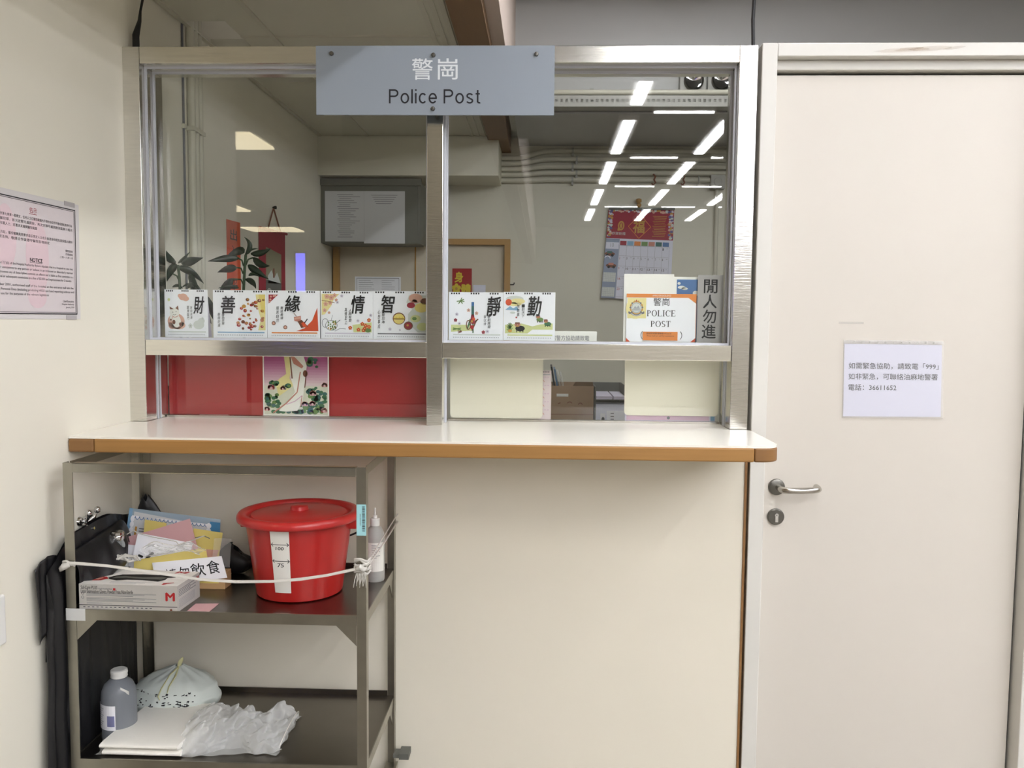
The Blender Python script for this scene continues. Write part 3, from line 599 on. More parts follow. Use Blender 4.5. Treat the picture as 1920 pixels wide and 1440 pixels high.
s.poly([(1440, 240), (1470, 240), (1560, 330), (1545, 350), (1470, 310)], SALMON, 6); s.line([(1437, 250), (1455, 440)], 12, BROWNP, 6); s.line([(1530, 380), (1500, 560), (1400, 660), (1280, 745)], 10, SALMON, 6); s.line([(1585, 380), (1570, 520)], 8, BROWNP, 6); s.line([(1545, 590), (1480, 640), (1400, 670)], 8, LILAC, 6); s.line([(1545, 590), (1530, 690)], 7, SALMON, 6); s.disc(1575, 395, 22, BROWNP, 6, 30)
for x, y, r in ((1262, 525, 34), (1370, 530, 24), (1645, 575, 32), (1750, 500, 28), (1570, 670, 30), (1640, 665, 30), (1745, 725, 30), (1222, 715, 26)): lotus(x, y, r)
for x in (1193, 1785): s.rect(x-5, 238, x+5, 768, WARMP, 8)
s.rect(1188, 760, 1790, 770, WARMP, 8)
s.put('goddess_picture', 'colour print of a white robed figure among lotus leaves under a plum sky', 'picture')
def rcard(x0, z1, x1, z0, y, r, m, name, lab, cat):
    pts = []
    for cx, cz, a in ((x1-r, z1-r*.1, 0), (x0+r, z1-r*.1, 90), (x0+r, z0+r, 180), (x1-r, z0+r, 270)):
        rr_ = r if a > 90 else r*.1
        pts += [(cx+r*math.cos(math.radians(a+90*i/6)), y, cz+rr_*math.sin(math.radians(a+90*i/6))) for i in range(7)]
    return MB().prism(pts, (0, .003, 0), m).build(name, label=lab, cat=cat)
rcard(-.2165, ZR0-.001, .084, 1.036, .152, .014, BOARDC, 'cream_board', 'cream board with rounded corners behind the lower pane beside the middle post', 'board')
rcard(.347, ZR0-.001, .648, 1.051, .152, .014, BOARDC, 'cream_board', 'cream board with rounded corners behind the lower pane beside the right post', 'board')
s = wall_sheet(.350, 1.10, .640, ZC+.002, .158, (0, 0, 290, 72), LAV); s.rect(5, 50, 270, 66, LILAC, 0); s.disc(140, 58, 5, GREYINK, 1); s.rect(275, 50, 288, 66, BLUEP, 1)
s.put('lavender_sheet', 'lavender printed sheet showing as a strip under the right cream board', 'paper')
s = wall_sheet(.045, 1.192, .111, ZC+.002, .162, (0, 0, 57, 158), mat('pink_white_paper', '#ead9dc', .6))
for i in range(5): s.rect(28+i*5, 3, 31+i*5, 6, INK, 1)
s.rect(24, 12, 54, 14, LIGHTINK, 1)
for i in range(5):
    for j in range(3): s.rect(30+j*8, 20+i*26, 35+j*8, 22+i*26, LILAC, 1)
    s.line([(34, 30+i*26), (38, 36+i*26)], 2, PEACH, 1)
s.put('pink_calendar_page', 'pink and white calendar page peeping out beside the left cream board', 'calendar')

# ------------------------------------------------------------------ inside the booth
d = thing('desk', 'long dark desk inside the booth behind the lower panes', 'desk', (.35, .75, FZ))
MB().box(-1.19, .215, .87, 1.9, 1.3, .9, mat('dark_desktop', '#5a4c40', .4)).build('desktop', d, bevel=.003)
for x in (-1.15, .3, 1.82):
    for y in (.26, 1.22): MB().box(x, y, FZ, x+.04, y+.04, .87, GREYP).build('leg', d)
# left wall of the booth: pipes, red banners
for y, r_, lab in ((.43, .004, 'thin dark tube standing for the shaded gap on the booth wall beside the pipes'), (.474, .014, 'painted upright pipe next to the dark shade line'), (.512, .013, 'painted upright pipe, middle of the three'), (.553, .012, 'painted upright pipe farthest from the glass')):
    MB().tube([(-1.2+r_, y, .7), (-1.2+r_, y, 2.58)], r_, CONDUIT if r_ > .007 else GREYINK, 12).box(-1.2, y-r_-.006, 2.02, -1.2+2*r_+.003, y+r_+.006, 2.035, CONDUIT).build('wall_pipe' if r_ > .007 else 'pipe_shade_line', smooth=50, label=lab, cat='pipe' if r_ > .007 else 'cable')  # thin dark tube is added to paint the shaded gap beside the pipes
s = Sheet((-1.198, .832, 1.751), (-1.198, .985, 1.754), (-1.196, .98, 1.30), (-1.198, .83, 1.30), (788, 150, 912, 1000), ORANGER)
for ch, y in zip('出入平安', (215, 340, 600, 700)): s.txt(ch, 818, y, 878, y+85, INKB, 1, bold=.01)
s.put('red_couplet_strip', 'orange red paper strip with brush characters on the booth wall', 'banner')
t = thing('hanging_scroll', 'dark red hanging scroll with a landscape picture on the booth wall', 'scroll', (-1.19, 1.41, 1.28))
s = Sheet((-1.196, 1.218, 1.757), (-1.196, 1.604, 1.767), (-1.196, 1.60, 1.30), (-1.196, 1.21, 1.28), (1080, 265, 1308, 800), MAROON, .002)
s.poly([(1135, 352), (1270, 380), (1268, 780), (1132, 780)], mat('scroll_silk', '#9a957c', .8), 0); s.poly([(1133, 520), (1268, 540), (1268, 780), (1132, 780)], mat('scroll_wash', '#70706c', .8), 1)
s.poly([(1150, 500), (1180, 470), (1205, 510), (1230, 480), (1262, 540), (1150, 540)], PALEGREY, 1); s.rect(1193, 460, 1207, 510, BROWNP, 2)
for x, y, q in ((1160, 600, 26), (1225, 640, 30), (1170, 700, 32), (1235, 740, 22)): s.disc(x, y, q, GREYP, 2, q*1.4)
s.build('scroll_cloth', t)
MB().tube([(-1.19, 1.21, 1.760), (-1.19, 1.61, 1.770)], .006, MAROON).build('scroll_rod', t, smooth=50)
MB().tube([(-1.192, 1.33, 1.765), (-1.195, 1.426, 1.874), (-1.192, 1.52, 1.77)], .0035, BROWNP, 6).lathe([(.0005, .02), (.008, .018), (.008, .012), (.003, .0)], (-1.2, 1.426, 1.876), DARK, 10, 'x').build('hanging_cord', t, smooth=50)
# notice panel and pinboard at the back
t = thing('notice_panel', 'dark grey framed panel holding two white list sheets high on the back wall', 'notice board', (-.91, 2.3, 1.80))
MB().box(-1.199, 2.30, 1.79, -.64, 2.34, 2.14, DGREY).box(-1.199, 2.285, 2.115, -.62, 2.30, 2.155, DGREY).build('panel_board', t, bevel=.003)
MB().prism([(-.64, 2.30, 2.14), (-.64, 2.30, 1.79), (-.62, 2.53, 1.79), (-.57, 2.53, 2.06)], (0.012, 0, 0), DGREY).build('panel_bracket', t)
MB().box(-1.199, 2.34, 1.79, -.64, 2.53, 1.81, DGREY).build('panel_shelf', t)
ys = 2.2965
s = wall_sheet(-1.175, 2.085, -.951, 1.80, ys, (0, 0, 220, 300), mat('dim_paper', '#cfd0d2', .6))
for i in range(22): s.rect(70+(i % 3)*6, 20+i*12, 140+R.randint(0, 60), 22.5+i*12, GREYINK, 1)
s.build('list_sheet', t)
s = wall_sheet(-.950, 2.085, -.715, 1.79, ys-.001, (0, 0, 220, 300), mat('dim_paper', '#cfd0d2', .6))
for i in range(5): s.rect(40+i*6, 22+i*12, 180-i*8, 24.5+i*12, GREYINK, 1)
s.build('list_sheet', t)
t = thing('pinboard', 'oak framed pinboard with pale cloth on the back wall of the booth', 'notice board', (-.66, 2.58, 1.2))
X0, X1, Z0, Z1, FW = -1.19, -.122, 1.15, 1.842, .034
MB().box(X0, 2.535, Z1-FW, X1, 2.595, Z1, FRAMEW).box(X0, 2.535, Z0, X1, 2.595, Z0+FW, FRAMEW).box(X0, 2.535, Z0+FW, X0+FW, 2.595, Z1-FW, FRAMEW).box(X1-FW, 2.535, Z0+FW, X1, 2.595, Z1-FW, FRAMEW).build('board_frame', t)
MB().box(X0+FW, 2.575, Z0+FW, X1-FW, 2.595, Z1-FW, BOARD).build('board_cloth', t)
MB().box(-.70, 2.57, Z0+FW, -.692, 2.576, Z1-FW, FRAMEW).build('divider', t)
s = wall_sheet(-.472, 1.668, -.354, 1.47, 2.572, (1372, 592, 1550, 850), REDP)
s.txt('身', 1395, 620, 1470, 700, BRIGHTY, bold=.03); s.txt('體', 1455, 715, 1540, 805, BRIGHTY, bold=.03); flower(s, 1410, 750, 40, BRIGHTY, GOLD); s.txt('健康', 1395, 815, 1500, 848, BRIGHTY, bold=.02)
s.put('red_blessing_card', 'red blessing card with yellow characters pinned on the oak framed board', 'card')
s = wall_sheet(-1.065, 1.615, -.785, 1.40, 2.572, (400, 700, 880, 1000), PAPER); s.rect(418, 712, 862, 716, GREYINK, 0); s.rect(418, 712, 421, 1000, GREYINK, 0); s.rect(859, 712, 862, 1000, GREYINK, 0)
for i in range(10): s.rect(440, 730+i*18, 560+R.randint(0, 40), 733+i*18, LIGHTINK, 1); s.rect(680, 730+i*18, 780+R.randint(0, 40), 733+i*18, LIGHTINK, 1)
s.put('pinned_form', 'white printed form pinned low on the oak framed board', 'paper')
wall_sheet(-.345, 1.57, -.27, 1.42, 2.572, (0, 0, 1, 1), PAPERB).put('pinned_note', 'small plain white note beside the red blessing card', 'paper')
# wall calendar
t = thing('wall_calendar', 'red topped hanging wall calendar with a month of dates behind the right pane', 'calendar', (.66, 2.58, 1.48))
s = Sheet((.463, 2.575, 2.03), (.853, 2.58, 2.022), (.842, 2.585, 1.48), (.425, 2.57, 1.50), (160, 190, 1040, 1340), PAPERB, .006)
s.rect(160, 190, 1040, 570, MAROON, 0)
rr = random.Random(8)
for i in range(34):
    q = i/33; e = rr.uniform(0, 45)
    for x, y in ((172+e, 205+q*340), (1028-e, 205+q*340), (180+q*840, 200+e*.6)):
        rad = rr.uniform(12, 26); s.disc(x, y, min(rad, x-161, 1039-x), rr.choice([PALEGREY, LAV, GOLD, mat('violet_print', '#6a6296', .6), PEACH]), 1+i % 2, rad*.8, n=8)
s.line([(590, 258), (740, 410), (590, 560), (440, 410), (590, 258)], 7, ORANGE, 3); s.txt('福', 505, 330, 655, 490, GOLD, 3, bold=.03); s.disc(345, 405, 44, GOLD, 3, 62); s.ring(345, 405, 25, 40, 8, MAROON, 4); s.rect(300, 440, 330, 470, GOLD, 3)
s.txt('恭賀新禧', 230, 485, 410, 525, PALEGREY, 3)
for i in range(13): s.rect(760+(i % 3)*12, 270+i*21, 950-(i*7 % 30), 276+i*21, GOLD, 3)
s.rect(160, 575, 340, 1340, mat('slate_print', '#8f9bb5', .6), 0); s.rect(165, 620, 335, 705, PAPERB, 1); s.txt('10', 225, 630, 270, 680, LIGHTINK, 2)
for x, y in ((225, 770), (255, 920)): s.disc(x, y, 68, BROWNP, 1, 26); s.disc(x-30, y+18, 18, INK, 2); s.disc(x+35, y+18, 18, INK, 2); s.rect(x-35, y-34, x+30, y-6, SALMON if y > 800 else TEAL, 2)
s.ring(200, 830, 40, 36, 10, PAPER, 3, 180, 360)
for j, y in enumerate((1010, 1200)):
    s.rect(165, y, 325, y+120, PALEGREY, 1)
    for a in range(7): s.rect(170+a*22, y, 172+a*22, y+120, LIGHTINK, 2)
    for a in range(5): s.rect(165, y+10+a*24, 325, y+12+a*24, LIGHTINK, 2)
for i, m in enumerate((MAROON, BLUEP, ORANGE, GREEN, SALMON, TEAL, SKYB)): s.rect(350+i*93, 598, 432+i*93, 652, m, 1)
for i in range(8): s.rect(344+i*93, 655, 347+i*93, 1340, LIGHTINK, 1)
for i in range(6): s.rect(345, 655+i*132, 990, 658+i*132, LIGHTINK, 1)
n = 1
for row in range(5):
    for cidx in range(7):
        if row == 0 and cidx < 6: continue
        if n > 31: break
        x = 352+cidx*93; y = 672+row*132; s.txt(str(n), x, y, x+(12 if n < 10 else 34), y+30, REDINK if cidx == 0 else INK, 2); s.rect(x+50, y+3, x+70, y+8, LIGHTINK, 2); n += 1
s.build('calendar_sheets', t)
MB().box(.462, 2.565, 2.022, .855, 2.574, 2.035, DGREY).build('binding_bar', t)
MB().lathe([(.002, .03), (.016, .025), (.018, .01), (.006, 0)], (.640, 2.57, 2.06), FRAMEW, 12, 'z').lathe([(.002, .03), (.014, .022), (.014, .01), (.004, 0)], (.642, 2.57, 2.035), FRAMEW, 12, 'z').build('gold_ornament', label='small gold ornament hooked on the wall above the red topped calendar', cat='ornament', smooth=60)
# conduits
zl = (2.325, 2.292, 2.259, 2.226, 2.193); zr = (2.367, 2.32, 2.276, 2.239, 2.198)
for i, lab in enumerate(('topmost of the five', 'second from the top of the five', 'middle one of the five', 'fourth from the top of the five', 'lowest of the five')):
    a, b_ = zl[i], zr[i]; pts = [(-.18, 2.578, a), (-.10, 2.578, a)]
    for k in range(1, 8):
        q = k/8; e = q*q*(3-2*q); pts.append((-.10+.21*q, 2.578, a+(b_-a)*e))
    pts += [(.11, 2.578, b_), (.6, 2.578, b_), (1.94, 2.578, b_)]
    MB().tube(pts, .0155, CONDUIT, 12).build('conduit', label='cream painted conduit pipe along the booth back wall, ' + lab, cat='pipe', group='conduits on the booth back wall', smooth=50)
for i in range(5):
    x = .238 if i % 2 == 0 else .262; z_ = zr[i]
    MB().tube([(x, 2.578, z_), (x+.012, 2.578, z_)], .0195, GREYP, 12).box(x, 2.56, z_-.032, x+.012, 2.6, z_-.016, GREYP).build('pipe_clip', label='pipe clip holding the ' + ('topmost', 'second', 'middle', 'fourth', 'lowest')[i] + ' conduit on the back wall', cat='clip', smooth=40)
MB().box(1.06, 2.545, 2.145, 1.143, 2.6, 2.225, GREYP).lathe([(.0005, -.004), (.022, -.004), (.024, 0)], (1.1, 2.545, 2.185), GREYP, 20, 'y').build('junction_box', label='square grey junction box at the end of the lowest conduit', cat='junction box', bevel=.004)
MB().tube([(1.105, 2.585, .9), (1.105, 2.585, 2.145)], .0125, CONDUIT, 12).build('down_pipe', label='upright conduit pipe below the square junction box', cat='pipe', smooth=50)
for x, lab in ((.722, 'brown hook hung on the lowest conduit left of the other brown hook'), (.894, 'brown hook hung on the lowest conduit nearer the junction box')):
    MB().tube([(x, 2.56, 2.23), (x+.012, 2.553, 2.215), (x+.004, 2.55, 2.196), (x+.012, 2.55, 2.18), (x, 2.55, 2.166), (x-.01, 2.553, 2.175)], .005, BROWNP, 8).build('pipe_hook', label=lab, cat='hook', smooth=60)
MB().tube([(.99, 2.56, 2.22), (.99, 2.556, 2.175), (.975, 2.556, 2.165)], .004, GREYP, 8).build('wire_hook', label='grey wire hook on the lowest conduit beside the junction box', cat='hook', smooth=60)
MB().tube([(-.125, 2.6, 1.575), (-.125, 2.555, 1.572), (-.10, 2.55, 1.572), (-.095, 2.55, 1.585)], .004, DARK, 8).build('wall_hook', label='small dark hook on the back wall right of the oak framed board', cat='hook', smooth=60)
# cable tray and emergency light on the beam
t = thing('cable_tray', 'perforated steel cable tray with one conduit along the beam above the right pane', 'cable tray', (.9, 1.76, 2.41))
tr_ = MB().box(-.06, 1.70, 2.41, 1.94, 1.703, 2.432, GREYP).box(-.06, 1.70, 2.446, 1.94, 1.703, 2.462, GREYP).box(-.06, 1.703, 2.41, 1.94, 1.797, 2.414, GREYP).box(-.06, 1.79, 2.41, 1.94, 1.797, 2.47, GREYP)
for i in range(80): tr_.box(-.06+i*.025, 1.70, 2.432, -.048+i*.025, 1.703, 2.446, GREYP)
tr_.build('tray', t)
MB().tube([(-.06, 1.72, 2.483), (1.94, 1.72, 2.483)], .0135, CONDUIT, 14).build('tray_conduit', t, smooth=50)
MB().box(.30, 1.78, 2.46, .32, 1.8, 2.52, GREYP).box(1.15, 1.78, 2.46, 1.17, 1.8, 2.52, GREYP).build('tray_bracket', t)
t = thing('emergency_light', 'grey twin emergency light with two round lamps high on the beam', 'lamp', (.88, 1.8, 2.5))
MB().box(.745, 1.76, 2.50, .875, 1.8, 2.63, GREYP).box(.883, 1.76, 2.50, 1.02, 1.8, 2.63, GREYP).build('light_casing', t, bevel=.004)
for x in (.812, .948):
    o = MB().lathe([(.049, 0), (.049, -.012), (.044, -.016), (.04, -.012), (.036, .0)], (x, 1.76, 2.55), DSATIN, 32, 'y', caps=False).build('lamp_bezel', t, smooth=40)
    MB().lathe([(.0005, .0), (.012, -.004), (.03, -.012), (.04, -.014)], (x, 1.757, 2.55), CHROME, 32, 'y', caps=False).build('lamp_reflector', t, smooth=60)
# plants
def leaf_mesh(a, b, c_, y, wd, ph):
    a, b, c_ = [Vector((p[0], 0, p[1])) for p in (a, b, c_)]; m = MB(); vs = []; n = 9
    ctrl = b*2-(a+c_)/2; dy = math.sin(ph)*.07
    for i in range(n):
        q = i/(n-1); p = a*(1-q)**2+ctrl*2*q*(1-q)+c_*q*q; tng = ((ctrl-a)*(1-q)+(c_-ctrl)*q).normalized()
        nr = Vector((-tng.z, 0, tng.x)); h = wd*math.sin(math.pi*min(1, .06+.94*q**.8))*(1-.1*q)+.0006
        p = p+Vector((0, y+dy*q, 0)); vs += [p+nr*h+Vector((0, .3*h, 0)), p-Vector((0, .1*h, 0)), p-nr*h+Vector((0, .3*h, 0))]
    m.add(vs, [(3*i+j, 3*i+j+1, 3*i+j+4, 3*i+j+3) for i in range(n-1) for j in (0, 1)], LEAF); return m
def plant(name_label, y, f, leaves, stems, xs):
    conv = lambda p: (.085+(p[0]-.085)*f+xs, 1.347+(p[1]-1.347)*f)
    sx = conv(stems[0][-1])[0]
    t = thing('potted_plant', name_label, 'plant', (sx, y, .9))
    MB().lathe([(.001, 0), (.045, 0), (.06, .06), (.055, .16), (.042, .20), (.046, .22), (.036, .22), (.034, .18)], (sx, y, .9), CERAMIC, 28).build('vase', t, smooth=50)
    for k, st in enumerate(stems):
        pts = [conv(p) for p in st]; q = [(p[0], y, p[1]) for p in pts]
        if k == 0: q.append((sx, y, 1.10))
        MB().tube(q, .005 if k == 0 else .0028, STEMM, 8).build('stem', t, smooth=60)
    for i, lf in enumerate(leaves):
        a, b, c_ = [conv(p) for p in lf]; L = math.dist(a, c_)
        leaf_mesh(a, b, c_, y, min(.017, L*.15), i*2.1).build('leaf', t, smooth=70, solid=.0006)
P2 = [[(-1.042, 1.591), (-1.025, 1.626), (-1.045, 1.657)], [(-1.048, 1.597), (-1.084, 1.607), (-1.152, 1.575)], [(-1.067, 1.578), (-1.11, 1.574), (-1.159, 1.561)], [(-1.021, 1.595), (-.982, 1.599), (-.944, 1.616)], [(-1.031, 1.603), (-1.02, 1.616), (-1.014, 1.618)], [(-1.012, 1.581), (-.974, 1.554), (-.928, 1.546)], [(-1.032, 1.553), (-1., 1.529), (-.954, 1.5)], [(-1.076, 1.541), (-1.123, 1.54), (-1.174, 1.528)], [(-1.043, 1.499), (-1.005, 1.487), (-.98, 1.462)], [(-1.03, 1.512), (-1.013, 1.52), (-.988, 1.508)], [(-1.098, 1.499), (-1.124, 1.486), (-1.141, 1.461)], [(-1.069, 1.466), (-1.09, 1.47), (-1.12, 1.463)], [(-1.09, 1.50), (-1.13, 1.45), (-1.16, 1.36)], [(-1.1, 1.44), (-1.15, 1.40), (-1.18, 1.30)]]
S2 = [[(-1.04, 1.591), (-1.045, 1.537), (-1.05, 1.462)], [(-1.049, 1.549), (-1.055, 1.57), (-1.069, 1.578)], [(-1.051, 1.52), (-1.059, 1.541), (-1.076, 1.543)], [(-1.05, 1.478), (-1.06, 1.499), (-1.098, 1.5)], [(-1.04, 1.553), (-1.031, 1.574), (-1.012, 1.581)]]
P1 = [[(-1.331, 1.56), (-1.365, 1.584), (-1.383, 1.63)], [(-1.321, 1.558), (-1.318, 1.576), (-1.305, 1.606)], [(-1.31, 1.558), (-1.259, 1.564), (-1.199, 1.574)], [(-1.327, 1.551), (-1.353, 1.53), (-1.382, 1.467)], [(-1.327, 1.543), (-1.289, 1.527), (-1.252, 1.485)], [(-1.281, 1.518), (-1.252, 1.485), (-1.214, 1.456)], [(-1.346, 1.468), (-1.324, 1.474), (-1.308, 1.462)], [(-1.308, 1.468), (-1.294, 1.481), (-1.282, 1.468)], [(-1.291, 1.464), (-1.26, 1.477), (-1.231, 1.462)], [(-1.28, 1.50), (-1.24, 1.42), (-1.2, 1.33)], [(-1.28, 1.45), (-1.22, 1.40), (-1.19, 1.28)]]
S1 = [[(-1.323, 1.551), (-1.319, 1.514), (-1.317, 1.46)], [(-1.32, 1.493), (-1.328, 1.51), (-1.343, 1.518)]]
plant('dark green leafy plant in front of the red couplet strip', .34, .9187, P2, S2, 0)
plant('dark green leafy plant beside the left window post', .275, .898, P1, S1, .02)
# boxes on the desk
t = thing('cardboard_box', 'open brown cardboard box with a small crest seen between the cream boards', 'box', (.205, 1.0, .9))
X0, X1, Y0, Y1, Z0, Z1 = .118, .292, .9, 1.15, .9, 1.088; w_ = .004
MB().box(X0, Y0, Z0, X1, Y1, Z0+w_, CARDB).box(X0, Y0, Z0+w_, X1, Y0+w_, Z1, CARDB).box(X0, Y1-w_, Z0+w_, X1, Y1, Z1, CARDB).box(X0, Y0+w_, Z0+w_, X0+w_, Y1-w_, Z1, CARDB).box(X1-w_, Y0+w_, Z0+w_, X1, Y1-w_, Z1, CARDB).build('box_body', t)
MB().prism([(X1-.085, Y0+.01, Z1), (X1-.002, Y0+.01, Z1), (X1-.004, Y0-.006, Z1+.018), (X1-.075, Y0-.006, Z1+.018)], (0, .003, 0), CARDB).build('box_flap', t)
s = wall_sheet(X0, Z1, X1, Z0, Y0-.0012, (665, 280, 875, 470), CARDB)
s.rect(692, 312, 750, 324, WARMP); s.disc(708, 441, 9, BROWNP); s.txt('警察總部文具倉', 722, 436, 848, 450, BROWNP); s.ring(757, 352, 12, 8, 4, BROWNP, 1, 180, 360); s.ring(810, 357, 11, 9, 4, BROWNP, 1, 180, 360); s.line([(700, 354), (712, 350)], 4, BROWNP); s.rect(665, 397, 875, 399, BROWNP)
s.build('box_print', t)
for i, (x, m, lab) in enumerate(((.158, BLACK, 'black file leaning in the cardboard box'), (.171, FOLDER, 'blue folder leaning in the cardboard box'), (.184, CLEARP, 'clear plastic folder leaning in the cardboard box, next to the blue one'), (.198, CLEARP, 'clear plastic folder leaning in the cardboard box, farthest from the black file'))):
    MB().prism([(x, .92, .9055), (x+.008, .92, .9055), (x-.036, .92, 1.165-.010*i), (x-.044, .92, 1.165-.010*i)], (0, .2, 0), m).build('folder', label=lab, cat='folder')
t = thing('document_tray', 'grey document tray holding papers beside the cardboard box', 'tray', (.36, 1.0, .9))
MB().box(.297, .9, .9, .43, 1.2, .905, DGREY).box(.297, .9, .905, .302, 1.2, 1.085, DGREY).box(.425, .9, .905, .43, 1.2, 1.085, DGREY).box(.302, 1.195, .905, .425, 1.2, 1.085, DGREY).box(.302, .91, 1.03, .425, 1.195, 1.034, DGREY).build('tray_shell', t)
MB().box(.305, .915, 1.034, .37, 1.18, 1.046, LAV).build('paper_stack', t); MB().box(.376, .915, 1.034, .423, 1.18, 1.046, LAV).build('paper_stack', t)
s = wall_sheet(.303, 1.02, .424, .906, .91, (880, 365, 1030, 460), PAPERB, .002); s.rect(880, 365, 1030, 370, GREYINK, 0); s.rect(903, 402, 928, 440, PAPER, 1); s.disc(917, 422, 8, INK, 2); s.rect(935, 392, 1030, 460, PAPER, 1)
for i in range(4): s.rect(955, 400+i*10, 972, 403+i*10, GREYINK, 2)
s.build('form', t)

# ------------------------------------------------------------------ left wall notice, switch, cables
t = thing('wall_notice', 'laminated NOTICE sheet with a double black border taped on the left wall', 'notice', (-1.2, -.48, 1.35))
X = -1.1985
s = Sheet((X, -.72, 1.652), (X, -.268, 1.657), (X, -.274, 1.345), (X, -.72, 1.343), (-330, 140, 735, 1310), mat('laminate_white', '#dcd8d8', .35), .0012)
s.art = (-240, 140, 735, 1310)
def nline(t_, x0, x1, y, h, m=GREYINK, sl=0): s.txt(t_, x0, y, x1, y+h, m)
Q = Sheet((X+.001, -.70, 1.638), (X+.001, -.289, 1.641), (X+.001, -.292, 1.357), (X+.001, -.70, 1.355), (-215, 0, 700, 950), mat('pinkish_notice_paper', '#dcd3d6', .45), .0006)
for a, wd in ((0, 9), (16, 4)):
    Q.rect(-215+a, a, 700-a, a+wd, INK); Q.rect(-215+a, 950-a-wd, 700-a, 950-a, INK); Q.rect(700-a-wd*.8, a, 700-a, 950-a, INK); Q.rect(-215+a, a, -215+a+wd*.8, 950-a, INK)
PK = mat('pink_watermark', '#e2cad1', .45)
Q.disc(300, 470, 110, PK, 0, 330, n=30); Q.disc(20, 330, 90, PK, 0, 260, n=30); Q.disc(290, 800, 90, PK, 1, 100, n=20)
Q.txt('告示', 235, 60, 305, 105, MAROON); Q.rect(230, 112, 305, 116, MAROON)
for i, (t_, x0, x1) in enumerate((('根據醫院管理局附例第七條第一款規定，任何人士在醫院範圍內不得作出任何不雅或擾亂秩序行為', -180, 660), ('違反此規定即屬犯罪，首次定罪可處罰款，再次定罪可處罰款及監禁三個月', -180, 660), ('本院職員如發現有關人士，將要求其離開醫院範圍', -180, 300))): Q.txt(t_, x0, 140+i*38, x1, 165+i*38, INK)
for i, (t_, x0, x1) in enumerate((('由二零零一年九月起，獲授權職員將要求違反規定人士出示香港身份證及提供個人資料', -180, 660), ('以便執行有關法例，敬請合作並遵守醫院各項規定', -180, 420))): Q.txt(t_, x0, 285+i*38, x1, 310+i*38, INK)
for i, t_ in enumerate(('醫院管理局', '行政總裁', '二零一八年一月')): Q.txt(t_, 585-(i == 2)*60, 372+i*30, 662, 392+i*30, INK)
Q.txt('NOTICE', 228, 480, 345, 512, INK, bold=.03); Q.rect(226, 516, 346, 520, INK)
for i, (t_, x0, x1) in enumerate((('Bylaws 7(1)(a) and 7(1)(b) of the Hospital Authority Bylaws stipulate that in a hospital no one may', -180, 660), ('cause offence or annoyance to any person or behave in an indecent or disorderly manner', -180, 660), ('Anyone who contravenes any of these bylaws commits an offence and is liable on first conviction to a', -180, 662), ('fine and on second or subsequent convictions to a fine of $2,000 and imprisonment for 3 months', -180, 640))): Q.txt(t_, x0, 530+i*36, x1, 556+i*36, INK)
for i, (t_, x0, x1) in enumerate((('From September 2001, authorised staff of the hospital at the entrance will ask the', -180, 662), ('person to give Personal Data (including producing HKID card and reporting address and', -180, 664), ('telephone) for use for the purposes of the relevant legislation', -180, 400))): Q.txt(t_, x0, 702+i*36, x1, 728+i*36, INK)
for i, t_ in enumerate(('Chief Executive', 'Hospital Authority', 'January 2018')): Q.txt(t_, 545+(i == 2)*30-(i == 1)*12, 822+i*28, 664, 842+i*28, INK)
s.build('laminate', t); Q.build('notice_paper', t)
for y0, z0 in ((-.34, 1.647), (-.345, 1.343)): MB().box(-1.1984, y0, z0, -1.1972, y0+.05, z0+.012, mat('old_tape', '#b7b2b4', .4)).build('tape', t)
MB().box(-1.2, -.73, .57, -1.19, -.652, .69, WHITEPL).build('wall_switch', label='white wall plate with rounded corners at the edge of the left wall', cat='switch', bevel=.006, seg=3)
MB().tube([(.704, .06, 2.168), (.7035, .06, 2.2), (.701, .06, 2.26), (.7045, .06, 2.35), (.7045, .07, 2.5), (.703, .07, 2.9985)], .0055, BLACK, 8).build('ceiling_cable', label='black cable rising from the corner of the door frame to the ceiling', cat='cable', smooth=60)
MB().tube([(-1.175, .04, 2.17), (-1.18, .05, 2.215), (-1.172, .06, 2.262), (-1.178, .08, 2.30), (-1.17, .1, 2.384)], [.011, .011, .006, .004, .004], BLACK, 8).build('ceiling_cable', label='thin dark cable in the left wall corner above the window frame', cat='cable', smooth=60)

# ------------------------------------------------------------------ trolley
tr = thing('steel_trolley', 'stainless steel shelf trolley standing under the counter', 'trolley', (-.755, -.25, FZ))
LX0, LX1, TY0, TY1, TZ = -1.148, -.362, -.47, -.035, .976
def angle_leg(x, y, sx, sy, name='leg'):
    m = MB(); w_ = .025; t_ = .0028
    m.box(min(x, x+sx*w_), min(y, y+sy*t_), FZ+.085, max(x, x+sx*w_), max(y, y+sy*t_), TZ, TROLLEY)
    m.box(min(x, x+sx*t_), min(y+sy*t_, y+sy*w_), FZ+.085, max(x, x+sx*t_), max(y+sy*t_, y+sy*w_), TZ, TROLLEY)
    return m.build(name, tr)
for x, sx in ((LX0, 1), (LX1, -1)):
    for y, sy in ((TY0, 1), (TY1, -1)): angle_leg(x, y, sx, sy)
def rail(z0, z1, name):
    for y, d in ((TY0-.001, 1), (TY1-.0018, -1)): MB().box(LX0+.0255, y, z0, LX1-.0255, y+.0028, z1, TROLLEY).box(LX0+.0255, min(y, y+d*.022), z1-.0028, LX1-.0255, max(y+.0028, y+d*.022), z1, TROLLEY).box(LX0+.0255, y-.0012, z0-.0012, LX1-.0255, y+.004, z0+.0012, TROLLEY).build(name, tr, bevel=.001)
    for x in (LX0+.0035, LX1-.0063): MB().box(x, TY0+.028, z0, x+.0028, TY1-.028, z1, TROLLEY).build(name, tr)
rail(.953, .976, 'top_rail')
for x in (LX0, LX1-.0255): pass
